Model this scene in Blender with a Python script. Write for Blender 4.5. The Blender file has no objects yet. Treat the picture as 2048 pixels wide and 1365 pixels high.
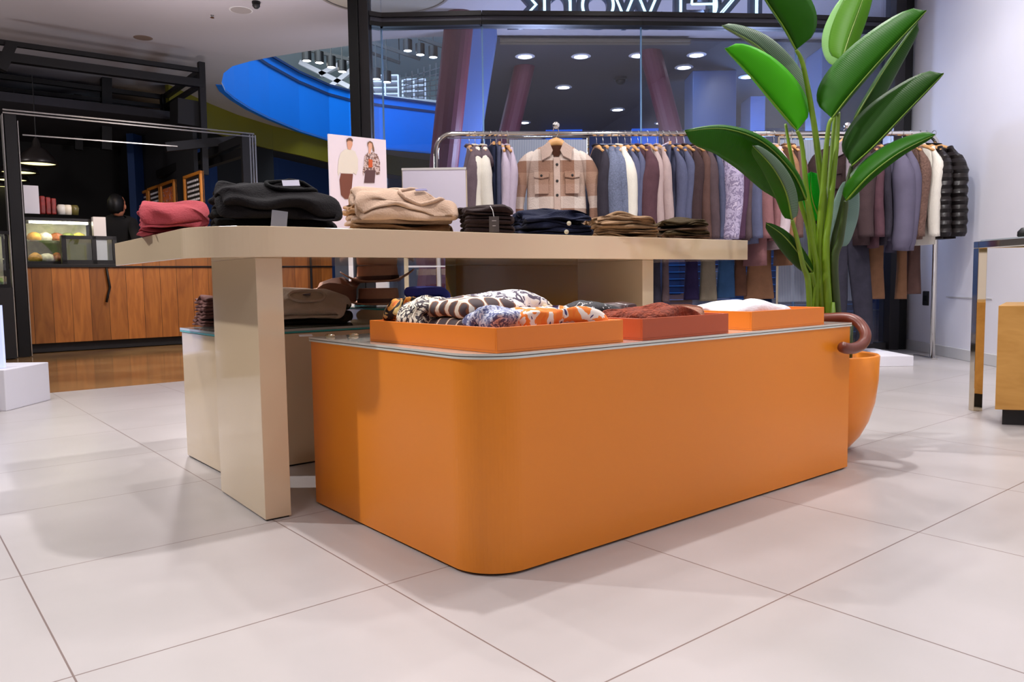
import bpy, bmesh, math, random
from mathutils import Vector, Matrix, noise
random.seed(7)
C = bpy.context.scene
COL = C.collection
# ------------------------------------------------------------------ camera
FPX, YAW, PITCH, ROLL, TY, H = 1568.0, .8868, .0786, -.0141, .0369, .66
_cp, _sp = math.cos(PITCH), math.sin(PITCH)
_F = Vector((0, _cp, -_sp)); _R0 = Vector((1, 0, 0)); _U0 = _R0.cross(_F)
_R = math.cos(ROLL)*_R0 + math.sin(ROLL)*_U0
_U = -math.sin(ROLL)*_R0 + math.cos(ROLL)*_U0
cam = bpy.data.cameras.new('camera'); camo = bpy.data.objects.new('camera', cam); COL.objects.link(camo)
cam.sensor_width = 36; cam.lens = 36*FPX/2048; cam.clip_start = .05; cam.clip_end = 200
mw = Matrix((_R, _U, -_F)).transposed().to_4x4(); mw.translation = (0, 0, H); camo.matrix_world = mw
C.camera = camo
# ------------------------------------------------------------------ world, lights, exposure
C.view_settings.view_transform = 'Standard'; C.view_settings.look = 'None'
C.view_settings.exposure = 0.0; C.view_settings.gamma = 1
w = bpy.data.worlds.new('world'); C.world = w; w.use_nodes = True
w.node_tree.nodes['Background'].inputs[0].default_value = (.55, .6, .75, 1)
w.node_tree.nodes['Background'].inputs[1].default_value = .12

def area(name, loc, size, power, col=(1, .93, .86), target=None, sy=None, spread=180):
    l = bpy.data.lights.new(name, 'AREA'); l.energy = power; l.color = col; l.size = size; l.spread = math.radians(spread)
    if sy: l.shape = 'RECTANGLE'; l.size_y = sy
    o = bpy.data.objects.new(name, l); COL.objects.link(o); o.location = loc
    if target is not None:
        o.rotation_euler = (Vector(target)-Vector(loc)).to_track_quat('-Z', 'Y').to_euler()
    return o
def spot(name, loc, target, power, ang=60, blend=.5, col=(1, .955, .93), r=.06):
    l = bpy.data.lights.new(name, 'SPOT'); l.energy = power; l.color = col; l.spot_size = math.radians(ang); l.spot_blend = blend; l.shadow_soft_size = r
    o = bpy.data.objects.new(name, l); COL.objects.link(o); o.location = loc
    o.rotation_euler = (Vector(target)-Vector(loc)).to_track_quat('-Z', 'Y').to_euler()
    return o
# recessed ceiling lamps of the shop
for _x in (-2.5, -.9, .7, 2.3):
    for _y, _e in ((-.9, 34), (1.3, 36), (3.3, 38), (5.1, 48)):
        spot('ceiling_lamp', (_x+(.4 if _y > 3 else 0), _y, 3.52), (_x+(.4 if _y > 3 else 0), _y+.05, 0), _e*(.6 if _x < -2 else .85 if _x > 2 else 1), 140, .6, (1, .965, .955), .07)
spot('main_lamp', (.15, 2.75, 3.5), (.0, 2.3, 0), 230, 110, .7, (1, .965, .955), .05)
spot('main_lamp', (-2.0, 4.0, 3.5), (-1.3, 2.6, 0), 130, 80, .7, (1, .965, .955), .05)
spot('main_lamp', (2.2, 3.4, 3.5), (1.8, 2.6, 0), 75, 90, .7, (1, .965, .955), .05)
_q = (-2.97, 5.7, 2.7)
spot('under_table_fill_spot', _q, (-.80, 3.12, .62), 330, 17, .9, (1, .96, .95), .05)  # unseen spot added to brighten the clothes stacked under the table
spot('left_fill_spot', (-3.9, 2.6, 3.3), (.3, 2.1, .35), 400, 60, .8, (1, .965, .955), .06)  # added fill from the left for the table leg and plinth faces
spot('hat_fill_spot', (-2.5, 6.3, 2.4), (-.5, 3.45, .66), 220, 14, .9, (1, .96, .95), .05)  # unseen spot added to lift the dark hats and blue top
spot('wall_fill_spot', (1.5, 4.2, 3.45), (3.35, 5.3, 1.3), 115, 80, .9, (.97, .96, 1), .06)  # added fill spot, brightens the right wall
spot('wall_fill_spot', (1.2, 1.0, 3.45), (3.1, 3.0, 1.8), 60, 90, .9, (.97, .96, 1), .06)  # second added fill spot toward the right wall
# track spots
spot('track_spot_rack_left', (-.3, 3.6, 3.45), (-.1, 6.0, 1.0), 150, 50)
spot('track_spot_rack_middle', (1.3, 3.6, 3.45), (1.4, 6.0, 1.1), 150, 50)
spot('track_spot_rack_right', (2.4, 3.9, 3.45), (2.9, 6.2, 1.1), 110, 50)
spot('track_spot_table', (-.6, 4.2, 3.45), (-.3, 2.4, .8), 90, 55)
spot('track_spot_trays', (1.3, 4.4, 3.45), (.6, 2.6, .5), 90, 55)
spot('track_spot_floor_left', (-2.9, 3.4, 3.45), (-2.2, 3.7, 0), 150, 60)

spot('track_spot_floor_right', (2.6, 4.9, 3.45), (2.2, 4.6, 0), 120, 60)
spot('track_spot_plant', (2.0, 1.2, 3.45), (1.2, 2.9, 1.2), 90, 45)
# the mall: atrium daylight from above, lamps of the upper floor, added unseen fill lamps along the walkway
area('upper_floor_light', (-6, 16, 6.8), 6, 500, (.85, .95, 1), (-6, 18, 0))
area('atrium_light', (-3.5, 11.8, 8.5), 4, 900, (.72, .86, 1), (-3.6, 13.5, 3.6))
for _p, _w, _c in (((-6.5, 7.0, 2.2), 60, (1, .9, .88)), ((-2.7, 7.2, 1.9), 90, (1, .9, .92)), ((3.5, 11, 2.4), 90, (.45, .6, 1)), ((0.3, 8.3, 2.0), 100, (.78, .78, 1)), ((2.4, 8.2, 2.0), 70, (.78, .78, 1)), ((-1.8, 10.8, 2.0), 46, (.7, .85, 1))):
    _l = bpy.data.lights.new('mall_fill_lamp', 'POINT'); _l.energy = _w; _l.color = _c; _l.shadow_soft_size = .15  # unseen mid-air lamps added to brighten the mall and its ceiling
    _o = bpy.data.objects.new('mall_fill_lamp', _l); COL.objects.link(_o); _o.location = _p
spot('counter_spot', (-3.4, 6.6, 3.2), (-3.6, 8.9, .5), 170, 60, .8, (1, .72, .45))

# ------------------------------------------------------------------ geometry helpers
EX = Vector((math.sin(YAW), math.cos(YAW), 0)); EY = Vector((-math.cos(YAW), math.sin(YAW), 0))
EX2 = Vector((math.sin(YAW+TY), math.cos(YAW+TY), 0)); EY2 = Vector((-math.cos(YAW+TY), math.sin(YAW+TY), 0))
CAM = Vector((0, 0, H))
def UV(u, v, z=0): return EX*u+EY*v+Vector((0, 0, z))
def UV2(u, v, z=0): return EX2*u+EY2*v+Vector((0, 0, z))
def ray(x, y): return _F+_R*((x-1024)/FPX)+_U*((682.5-y)/FPX)
def FZ(x, y, z=0): d = ray(x, y); return CAM+d*((z-H)/d.z)          # sight line meets a level
def FY(x, y, Y): d = ray(x, y); return CAM+d*(Y/d.y)                # ... meets a depth
def PL(x, y, n, c): d = ray(x, y); return CAM+d*((c-CAM.dot(n))/d.dot(n))
def PV(x, y, v): return PL(x, y, EY, v)
def PU(x, y, u): return PL(x, y, EX, u)
def PV2(x, y, v): return PL(x, y, EY2, v)

class MB:
    def __init__(s): s.v = []; s.f = []; s.uv = None
    def add(s, vs, fs):
        b = len(s.v); s.v += [Vector(p) for p in vs]; s.f += [[i+b for i in f] for f in fs]; return s
    def frame(s, o, ax, ay, az, x0, x1, y0, y1, z0, z1):
        P = [o+ax*x+ay*y+az*z for z in (z0, z1) for (x, y) in ((x0, y0), (x1, y0), (x1, y1), (x0, y1))]
        return s.add(P, [[3, 2, 1, 0], [4, 5, 6, 7], [0, 1, 5, 4], [1, 2, 6, 5], [2, 3, 7, 6], [3, 0, 4, 7]])
    def box(s, x0, x1, y0, y1, z0, z1): return s.frame(Vector(), Vector((1, 0, 0)), Vector((0, 1, 0)), Vector((0, 0, 1)), x0, x1, y0, y1, z0, z1)
    def boxuv(s, u0, u1, v0, v1, z0, z1): return s.frame(Vector(), EX, EY, Vector((0, 0, 1)), u0, u1, v0, v1, z0, z1)
    def boxuv2(s, u0, u1, v0, v1, z0, z1): return s.frame(Vector(), EX2, EY2, Vector((0, 0, 1)), u0, u1, v0, v1, z0, z1)
    def bar(s, a, b, w, h=None, up=Vector((0, 0, 1))):
        a = Vector(a); b = Vector(b); h = h or w; d = (b-a); L = d.length; d.normalize()
        x = d.cross(up)
        if x.length < 1e-4: x = d.cross(Vector((0, 1, 0)))
        x.normalize(); y = x.cross(d)
        return s.frame(a, x, y, d, -w/2, w/2, -h/2, h/2, 0, L)
    def prism(s, pts, z0, z1, A=None):
        n = len(pts); A = A or (lambda x, y, z: Vector((x, y, z)))
        vs = [A(x, y, z0) for x, y in pts]+[A(x, y, z1) for x, y in pts]
        return s.add(vs, [list(range(n))[::-1], list(range(n, 2*n))]+[[i, (i+1) % n, n+(i+1) % n, n+i] for i in range(n)])
    def tube(s, path, r, n=10, cap=True, flat=1.0):
        path = [Vector(p) for p in path]; m = len(path); rs = r if isinstance(r, (list, tuple)) else [r]*m
        vs = []; px = None
        for i, p in enumerate(path):
            t = (path[min(i+1, m-1)]-path[max(i-1, 0)]).normalized()
            if px is None:
                px = t.cross(Vector((0, 1, 0)))
                if px.length < .2: px = t.cross(Vector((1, 0, 0)))
            px = (px-t*px.dot(t)).normalized(); py = t.cross(px)
            for k in range(n):
                a = 2*math.pi*k/n
                vs.append(p+px*math.cos(a)*rs[i]+py*math.sin(a)*rs[i]*flat)
        fs = [[i*n+k, i*n+(k+1) % n, (i+1)*n+(k+1) % n, (i+1)*n+k] for i in range(m-1) for k in range(n)]
        if cap: fs += [list(range(n))[::-1], list(range((m-1)*n, m*n))]
        return s.add(vs, fs)
    def lathe(s, prof, c=(0, 0, 0), n=32, sx=1, sy=1, fn=None, cap=True):
        c = Vector(c); vs = []
        for r, z in prof:
            for k in range(n):
                a = 2*math.pi*k/n; x, y, zz = r*math.cos(a)*sx, r*math.sin(a)*sy, z
                if fn: x, y, zz = fn(x, y, zz, a, r)
                vs.append(c+Vector((x, y, zz)))
        m = len(prof)
        fs = [[i*n+k, i*n+(k+1) % n, (i+1)*n+(k+1) % n, (i+1)*n+k] for i in range(m-1) for k in range(n)]
        if cap: fs += [list(range(n))[::-1], list(range((m-1)*n, m*n))]
        return s.add(vs, fs)
    def sheet(s, fn, nu, nv, thick=0, close=False):
        P = [[Vector(fn(i/nu, j/nv)) for j in range(nv+1)] for i in range(nu+1)]
        b = len(s.v)
        s.v += [p for r in P for p in r]
        w_ = nv+1
        s.f += [[b+i*w_+j, b+(i+1)*w_+j, b+(i+1)*w_+j+1, b+i*w_+j+1] for i in range(nu) for j in range(nv)]
        return s
    def disp(s, amp, freq, seed=0, axis=None, lo=None):
        for i, p in enumerate(s.v):
            q = p*freq+Vector((seed*7.3, seed*3.1, seed*5.7))
            n = noise.noise_vector(q)*amp
            if axis is not None: n = Vector((n.x*axis[0], n.y*axis[1], n.z*axis[2]))
            if lo is not None and p.z+n.z < lo: n.z = lo-p.z
            s.v[i] = p+n
        return s
    def xf(s, M):
        s.v = [M @ p for p in s.v]; return s
    def build(s, name, mat, parent=None, smooth=False, bevel=0, sub=0, solid=0, uvs=None, bseg=2):
        o0 = ORG.get(parent.name, Vector()) if parent else Vector()
        me = bpy.data.meshes.new(name); me.from_pydata([p-o0 for p in s.v], [], s.f)
        bm = bmesh.new(); bm.from_mesh(me)
        bmesh.ops.recalc_face_normals(bm, faces=bm.faces); bm.to_mesh(me); bm.free()
        if uvs:
            l = me.uv_layers.new(name='UVMap')
            for lp in me.loops: l.data[lp.index].uv = uvs[lp.vertex_index]
        me.materials.append(mat); me.update()
        o = bpy.data.objects.new(name, me); COL.objects.link(o)
        if parent: o.parent = parent; ORG[o.name] = o0
        if smooth:
            for p in me.polygons: p.use_smooth = True
        if solid:
            m = o.modifiers.new('solid', 'SOLIDIFY'); m.thickness = solid; m.offset = 0
        if bevel:
            m = o.modifiers.new('bevel', 'BEVEL'); m.width = bevel; m.segments = bseg; m.limit_method = 'ANGLE'; m.angle_limit = math.radians(40)
        if sub:
            m = o.modifiers.new('sub', 'SUBSURF'); m.levels = sub; m.render_levels = sub
        return o
ORG = {}
def tag(o, label=None, cat=None, group=None, kind=None):
    if label: o['label'] = label
    if cat: o['category'] = cat
    if group: o['group'] = group
    if kind: o['kind'] = kind
    return o
def thing(name, label, cat, loc=(0, 0, 0), group=None):
    o = bpy.data.objects.new(name, None); COL.objects.link(o); o.location = loc; o.empty_display_size = .05
    ORG[o.name] = Vector(loc); tag(o, label, cat, group); return o
def struct(o): o['kind'] = 'structure'; return o
def dup(root, loc, rotz, label, cat=None, group=None, scale=None, mats=None):
    r = root.copy(); COL.objects.link(r); r.location = loc; r.rotation_euler = (0, 0, rotz)
    if scale: r.scale = scale
    r['label'] = label
    if group: r['group'] = group
    for ch in list(root.children):
        c = ch.copy(); COL.objects.link(c); c.parent = r
        for g in ch.children:
            d = g.copy(); COL.objects.link(d); d.parent = c
    return r
def smoothstep(a, b, x):
    t = max(0, min(1, (x-a)/(b-a))); return t*t*(3-2*t)

# ------------------------------------------------------------------ materials
def lin(c):
    return tuple(((x/255)/12.92 if x/255 <= .04045 else ((x/255+.055)/1.055)**2.4) for x in c)
def nmat(name):
    m = bpy.data.materials.new(name); m.use_nodes = True
    return m, m.node_tree.nodes, m.node_tree.links, m.node_tree.nodes['Principled BSDF']
def mat(name, rgb, rough=.5, metal=0, var=0, scale=8, bump=0, bscale=60, spec=.5, coat=0, sheen=0, rgb2=None):
    m, N, L, B = nmat(name); c = lin(rgb)
    B.inputs['Base Color'].default_value = (*c, 1); B.inputs['Roughness'].default_value = rough; B.inputs['Metallic'].default_value = metal
    B.inputs['Specular IOR Level'].default_value = spec; B.inputs['Coat Weight'].default_value = coat; B.inputs['Coat Roughness'].default_value = .05
    B.inputs['Sheen Weight'].default_value = sheen
    tc = N.new('ShaderNodeTexCoord')
    nz = N.new('ShaderNodeTexNoise'); nz.inputs['Scale'].default_value = scale; nz.inputs['Detail'].default_value = 4
    L.new(tc.outputs['Object'], nz.inputs['Vector'])
    cr = N.new('ShaderNodeValToRGB')
    c2 = lin(rgb2) if rgb2 else tuple(x*(1-var) for x in c)
    cr.color_ramp.elements[0].color = (*c2, 1); cr.color_ramp.elements[0].position = .3
    cr.color_ramp.elements[1].color = (*c, 1); cr.color_ramp.elements[1].position = .65
    L.new(nz.outputs['Fac'], cr.inputs['Fac']); L.new(cr.outputs['Color'], B.inputs['Base Color'])
    if bump:
        n2 = N.new('ShaderNodeTexNoise'); n2.inputs['Scale'].default_value = bscale; n2.inputs['Detail'].default_value = 3
        L.new(tc.outputs['Object'], n2.inputs['Vector'])
        b = N.new('ShaderNodeBump'); b.inputs['Strength'].default_value = bump; b.inputs['Distance'].default_value = .01
        L.new(n2.outputs['Fac'], b.inputs['Height']); L.new(b.outputs['Normal'], B.inputs['Normal'])
    return m
def fabric(name, rgb, var=.25, rough=.9): return mat(name, rgb, rough, 0, var, 14, .35, 180, .15, sheen=0)
def emis(name, rgb, s):
    m, N, L, B = nmat(name); B.inputs['Base Color'].default_value = (*lin(rgb), 1)
    B.inputs['Emission Color'].default_value = (*lin(rgb), 1); B.inputs['Emission Strength'].default_value = s
    tc = N.new('ShaderNodeTexCoord'); nz = N.new('ShaderNodeTexNoise'); L.new(tc.outputs['Object'], nz.inputs['Vector'])
    return m
def glassm(name, tint=(.93, .97, 1), refl=.05, rough=.0):
    m, N, L, B = nmat(name); N.remove(B)
    out = N['Material Output']; t = N.new('ShaderNodeBsdfTransparent'); t.inputs[0].default_value = (*tint, 1)
    g = N.new('ShaderNodeBsdfGlossy'); g.inputs['Roughness'].default_value = rough; g.inputs[0].default_value = (1, 1, 1, 1)
    fr = N.new('ShaderNodeFresnel'); fr.inputs['IOR'].default_value = 1.45
    ad = N.new('ShaderNodeMath'); ad.operation = 'ADD'; ad.inputs[1].default_value = refl; L.new(fr.outputs[0], ad.inputs[0])
    mx = N.new('ShaderNodeMixShader'); L.new(ad.outputs[0], mx.inputs[0]); L.new(t.outputs[0], mx.inputs[1]); L.new(g.outputs[0], mx.inputs[2])
    L.new(mx.outputs[0], out.inputs[0]); return m
def grid_mask(N, L, vec, pu, ou, pv, ov, wdt):
    sp = N.new('ShaderNodeSeparateXYZ'); L.new(vec, sp.inputs[0]); outs = []
    for ax, p, o in (('X', pu, ou), ('Y', pv, ov)):
        a = N.new('ShaderNodeMath'); a.operation = 'SUBTRACT'; a.inputs[1].default_value = o; L.new(sp.outputs[ax], a.inputs[0])
        b = N.new('ShaderNodeMath'); b.operation = 'PINGPONG'; b.inputs[1].default_value = p/2; L.new(a.outputs[0], b.inputs[0])
        c = N.new('ShaderNodeMath'); c.operation = 'LESS_THAN'; c.inputs[1].default_value = wdt/2; L.new(b.outputs[0], c.inputs[0]); outs.append(c)
    m = N.new('ShaderNodeMath'); m.operation = 'MAXIMUM'; L.new(outs[0].outputs[0], m.inputs[0]); L.new(outs[1].outputs[0], m.inputs[1])
    return m.outputs[0]
def tile_mat():
    m, N, L, B = nmat('porcelain_tile'); tc = N.new('ShaderNodeTexCoord')
    g = grid_mask(N, L, tc.outputs['Object'], .604, .227, .6, .866, .0034)
    nz = N.new('ShaderNodeTexNoise'); nz.inputs['Scale'].default_value = 2.2; nz.inputs['Detail'].default_value = 5; L.new(tc.outputs['Object'], nz.inputs['Vector'])
    cr = N.new('ShaderNodeValToRGB'); cr.color_ramp.elements[0].color = (*lin((178, 173, 172)), 1); cr.color_ramp.elements[1].color = (*lin((190, 184, 184)), 1)
    cr.color_ramp.elements[0].position = .3; cr.color_ramp.elements[1].position = .7
    L.new(nz.outputs['Fac'], cr.inputs['Fac'])
    mx = N.new('ShaderNodeMix'); mx.data_type = 'RGBA'; L.new(g, mx.inputs['Factor']); L.new(cr.outputs['Color'], mx.inputs[6]); mx.inputs[7].default_value = (*lin((128, 112, 108)), 1)
    L.new(mx.outputs[2], B.inputs['Base Color']); B.inputs['Roughness'].default_value = .3; B.inputs['Specular IOR Level'].default_value = .35
    return m
def stripes(name, c1, c2, scale, axis='X', dist=0, rough=.8, thr=None, coord='Object'):
    m, N, L, B = nmat(name); tc = N.new('ShaderNodeTexCoord'); wv = N.new('ShaderNodeTexWave'); wv.bands_direction = axis
    wv.inputs['Scale'].default_value = scale; wv.inputs['Distortion'].default_value = dist; wv.inputs['Detail Scale'].default_value = 1.5
    L.new(tc.outputs[coord], wv.inputs['Vector'])
    cr = N.new('ShaderNodeValToRGB'); a = thr if thr else .4
    cr.color_ramp.elements[0].color = (*lin(c1), 1); cr.color_ramp.elements[0].position = a-.08
    cr.color_ramp.elements[1].color = (*lin(c2), 1); cr.color_ramp.elements[1].position = a+.08
    L.new(wv.outputs['Fac'], cr.inputs['Fac']); L.new(cr.outputs['Color'], B.inputs['Base Color']); B.inputs['Roughness'].default_value = rough
    return m
def blotch(name, cols, scale=20, rough=.8, vor=True, detail=2):
    m, N, L, B = nmat(name); tc = N.new('ShaderNodeTexCoord')
    nz = N.new('ShaderNodeTexNoise'); nz.inputs['Scale'].default_value = scale; nz.inputs['Detail'].default_value = detail; nz.inputs['Distortion'].default_value = 1.2
    L.new(tc.outputs['Object'], nz.inputs['Vector'])
    cr = N.new('ShaderNodeValToRGB'); cr.color_ramp.interpolation = 'CONSTANT'; e = cr.color_ramp.elements
    while len(e) < len(cols): e.new(.5)
    n = len(cols)
    for i, c in enumerate(cols): e[i].position = 0 if i == 0 else .36+.28*(i-1)/max(1, n-2); e[i].color = (*lin(c), 1)
    L.new(nz.outputs['Fac'], cr.inputs['Fac']); L.new(cr.outputs['Color'], B.inputs['Base Color']); B.inputs['Roughness'].default_value = rough
    return m
def dots(name, bg, ring, core, scale=14, r1=.42, r2=.34):
    m, N, L, B = nmat(name); tc = N.new('ShaderNodeTexCoord')
    vo = N.new('ShaderNodeTexVoronoi'); vo.inputs['Randomness'].default_value = 0; vo.inputs['Scale'].default_value = scale
    L.new(tc.outputs['UV'], vo.inputs['Vector'])
    cr = N.new('ShaderNodeValToRGB'); cr.color_ramp.interpolation = 'CONSTANT'; e = cr.color_ramp.elements; e.new(.5)
    e[0].position = 0; e[0].color = (*lin(core), 1); e[1].position = r2; e[1].color = (*lin(ring), 1); e[2].position = r1; e[2].color = (*lin(bg), 1)
    L.new(vo.outputs['Distance'], cr.inputs['Fac']); L.new(cr.outputs['Color'], B.inputs['Base Color']); B.inputs['Roughness'].default_value = .75
    return m
def wood(name, c1, c2, plank=None, axis=0, rough=.45):
    m, N, L, B = nmat(name); tc = N.new('ShaderNodeTexCoord'); mp = N.new('ShaderNodeMapping'); L.new(tc.outputs['Object'], mp.inputs[0])
    mp.inputs['Scale'].default_value = (9, 9, 1.2) if axis == 0 else (1.2, 9, 9)
    nz = N.new('ShaderNodeTexNoise'); nz.inputs['Scale'].default_value = 1.6; nz.inputs['Detail'].default_value = 6; nz.inputs['Distortion'].default_value = 1.5
    L.new(mp.outputs[0], nz.inputs['Vector'])
    cr = N.new('ShaderNodeValToRGB'); cr.color_ramp.elements[0].color = (*lin(c1), 1); cr.color_ramp.elements[0].position = .3
    cr.color_ramp.elements[1].color = (*lin(c2), 1); cr.color_ramp.elements[1].position = .7
    L.new(nz.outputs['Fac'], cr.inputs['Fac']); col = cr.outputs['Color']
    if plank:
        sp = N.new('ShaderNodeSeparateXYZ'); L.new(tc.outputs['Object'], sp.inputs[0])
        dv = N.new('ShaderNodeMath'); dv.operation = 'DIVIDE'; dv.inputs[1].default_value = plank; L.new(sp.outputs['X'], dv.inputs[0])
        fl = N.new('ShaderNodeMath'); fl.operation = 'FLOOR'; L.new(dv.outputs[0], fl.inputs[0])
        wn = N.new('ShaderNodeTexWhiteNoise'); wn.noise_dimensions = '1D'; L.new(fl.outputs[0], wn.inputs['W'])
        mr = N.new('ShaderNodeMapRange'); mr.inputs['To Min'].default_value = .72; mr.inputs['To Max'].default_value = 1.25; L.new(wn.outputs['Value'], mr.inputs['Value'])
        fr = N.new('ShaderNodeMath'); fr.operation = 'FRACT'; L.new(dv.outputs[0], fr.inputs[0])
        gt = N.new('ShaderNodeMath'); gt.operation = 'GREATER_THAN'; gt.inputs[1].default_value = .02; L.new(fr.outputs[0], gt.inputs[0])
        mu = N.new('ShaderNodeMath'); mu.operation = 'MULTIPLY'; L.new(mr.outputs[0], mu.inputs[0]); L.new(gt.outputs[0], mu.inputs[1])
        vm = N.new('ShaderNodeVectorMath'); vm.operation = 'SCALE'; L.new(col, vm.inputs[0]); L.new(mu.outputs[0], vm.inputs['Scale']); col = vm.outputs[0]
    L.new(col, B.inputs['Base Color']); B.inputs['Roughness'].default_value = rough
    return m
def leaf_mat(name, c1, c2, trans=.35, vein=.5):
    m, N, L, B = nmat(name); tc = N.new('ShaderNodeTexCoord'); wv = N.new('ShaderNodeTexWave'); wv.bands_direction = 'X'
    wv.inputs['Scale'].default_value = 9; wv.inputs['Distortion'].default_value = .6; L.new(tc.outputs['UV'], wv.inputs['Vector'])
    cr = N.new('ShaderNodeValToRGB'); cr.color_ramp.elements[0].color = (*lin(c1), 1); cr.color_ramp.elements[1].color = (*lin(c2), 1)
    cr.color_ramp.elements[0].position = .5-vein*.5; cr.color_ramp.elements[1].position = .5+vein*.5
    L.new(wv.outputs['Fac'], cr.inputs['Fac']); L.new(cr.outputs['Color'], B.inputs['Base Color'])
    B.inputs['Roughness'].default_value = .42; B.inputs['Specular IOR Level'].default_value = .2
    b = N.new('ShaderNodeBump'); b.inputs['Strength'].default_value = .08; b.inputs['Distance'].default_value = .003
    L.new(wv.outputs['Fac'], b.inputs['Height']); L.new(b.outputs[0], B.inputs['Normal'])
    t = N.new('ShaderNodeBsdfTranslucent'); L.new(cr.outputs['Color'], t.inputs[0])
    mx = N.new('ShaderNodeMixShader'); mx.inputs[0].default_value = trans
    L.new(B.outputs[0], mx.inputs[1]); L.new(t.outputs[0], mx.inputs[2]); L.new(mx.outputs[0], N['Material Output'].inputs[0])
    return m

M = {}
M['tile'] = tile_mat()
M['stone'] = mat('polished_stone', (166, 132, 86), .12, 0, .35, 1.5, rgb2=(118, 86, 54))
M['white_wall'] = mat('white_wall_paint', (232, 230, 238), .7, 0, .03, 3)
M['skirting'] = mat('skirting_paint', (206, 204, 204), .5, 0, .03, 3)
M['orange'] = mat('orange_lacquer', (242, 142, 36), .30, 0, .03, 2, spec=.45)
M['orange_tray'] = mat('orange_tray_paint', (238, 130, 34), .38, 0, .04, 3)
M['orange2'] = mat('burnt_orange_tray_paint', (192, 84, 42), .42, 0, .06, 3)
M['cream'] = mat('cream_gloss_lacquer', (222, 200, 168), .07, 0, .02, 2, spec=.5, coat=.3)
M['dark'] = mat('black_recess', (28, 26, 26), .6)
M['frame'] = mat('dark_bronze_frame', (46, 44, 46), .35, .3, .1, 3)
M['black'] = mat('black_steel', (9, 9, 11), .5, .2, .1, 5)
M['chrome'] = mat('chrome', (225, 222, 218), .08, 1, .03, 4)
M['gold'] = mat('polished_champagne_steel', (222, 208, 180), .05, 1, .04, 3)
M['steel'] = mat('brushed_steel', (190, 188, 184), .3, 1, .1, 20)
M['whiteplastic'] = mat('white_plastic', (232, 230, 235), .4, 0, .02)
M['glass'] = glassm('window_glass', (.80, .88, 1.0), .035)
M['clear'] = glassm('clear_glass', (.96, .98, .97), .02)
M['topglass'] = glassm('table_glass', (.86, .93, .91), .12, .02)
M['topglass_edge'] = mat('glass_edge', (170, 196, 190), .15, 0, .1, 30)
M['teal_edge'] = mat('teal_glass_edge', (70, 180, 180), .15, 0, .1, 30)
M['hangerwood'] = wood('hanger_wood', (196, 140, 84), (226, 176, 118), None, 1)
M['oak'] = wood('oak_veneer', (196, 142, 66), (214, 160, 84), None, 1, .5)
M['plank'] = wood('counter_planks', (138, 82, 34), (172, 108, 46), .17, 0, .4)
M['mallceil'] = mat('mall_ceiling_paint', (172, 166, 170), .9, 0, .06, .8)
M['blue'] = mat('bright_blue_panel', (0, 124, 240), .5, 0, .04, 1)
M['yellow'] = mat('olive_yellow_band', (118, 110, 0), .6, 0, .1, 1)
M['navy'] = mat('dark_navy_wall', (16, 52, 104), .7, 0, .2, 1)
M['bluegrey'] = mat('blue_grey_cladding', (92, 120, 176), .5, 0, .15, 1)
M['maroon'] = mat('maroon_steel', (98, 34, 48), .5, 0, .1, 2)
M['darkceil'] = mat('dark_mall_ceiling', (52, 52, 60), .8, 0, .2, 1.2)
M['bulb'] = emis('downlight_face', (255, 250, 245), 14)
M['warmbulb'] = emis('warm_lamp_face', (255, 246, 170), 2.2)
M['neon'] = emis('white_neon_tube', (232, 250, 236), 1.8)
M['signface'] = mat('sign_letter_side', (50, 72, 96), .4, 0, .1)
M['casebulb'] = emis('display_case_lamp', (255, 246, 214), 30)

# ------------------------------------------------------------------ shop shell
WP = [FY(px, 300, y).xy for px, y in ((739, 6.54), (769, 6.60), (968, 6.58), (1282, 6.66), (1590, 6.78), (1812, 6.93))]
def wxy(px):
    for (a, ya), (b, yb) in zip(((739, 6.54), (769, 6.60), (968, 6.58), (1282, 6.66), (1590, 6.78)), ((769, 6.60), (968, 6.58), (1282, 6.66), (1590, 6.78), (1812, 6.93))):
        if px <= b: return FY(px, 300, ya+(yb-ya)*(px-a)/(b-a)).xy
fl_ang = math.pi/2-YAW
def uvpoly(name, pts, z, m, th=.05):
    b = MB(); b.prism([(Vector((p[0], p[1], 0)).dot(EX), Vector((p[0], p[1], 0)).dot(EY)) for p in pts], z-th, z)
    o = b.build(name, m); o.rotation_euler = (0, 0, fl_ang); return o
shop = [(3.0, -4), (3.65, 7.0)]+[tuple(p) for p in WP[::-1]]+[tuple(UV(3.05, 5.53).xy), tuple(UV(-4, 5.53).xy), (-6.7, -4)]
struct(uvpoly('floor', shop, 0, M['tile']))
struct(uvpoly('floor_mall', [(-22, -4), (12, -4), (12, 26), (-22, 26)], -.052, M['stone'])).location.z = .044
struct(MB().prism(shop[:2]+shop[2:], 3.6, 3.7).build('ceiling', mat('shop_ceiling_paint', (205, 200, 200), .8)))
wl = lambda y: 3.481+(y-6.934)*.057
struct(MB().prism([(wl(-4), -4), (wl(-4)+.15, -4), (wl(7.05)+.15, 7.05), (wl(7.05), 7.05)], 0, 3.6).build('wall_right', M['white_wall']))
struct(MB().prism([(wl(-4)-.015, -4), (wl(-4)-.001, -4), (wl(6.9)-.001, 6.9), (wl(6.9)-.015, 6.9)], 0, .085).build('baseboard_right', M['skirting'], bevel=.004))
struct(MB().box(-6.7, 3.1, -4.15, -4, 0, 3.6).build('wall_back', M['white_wall']))
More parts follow.
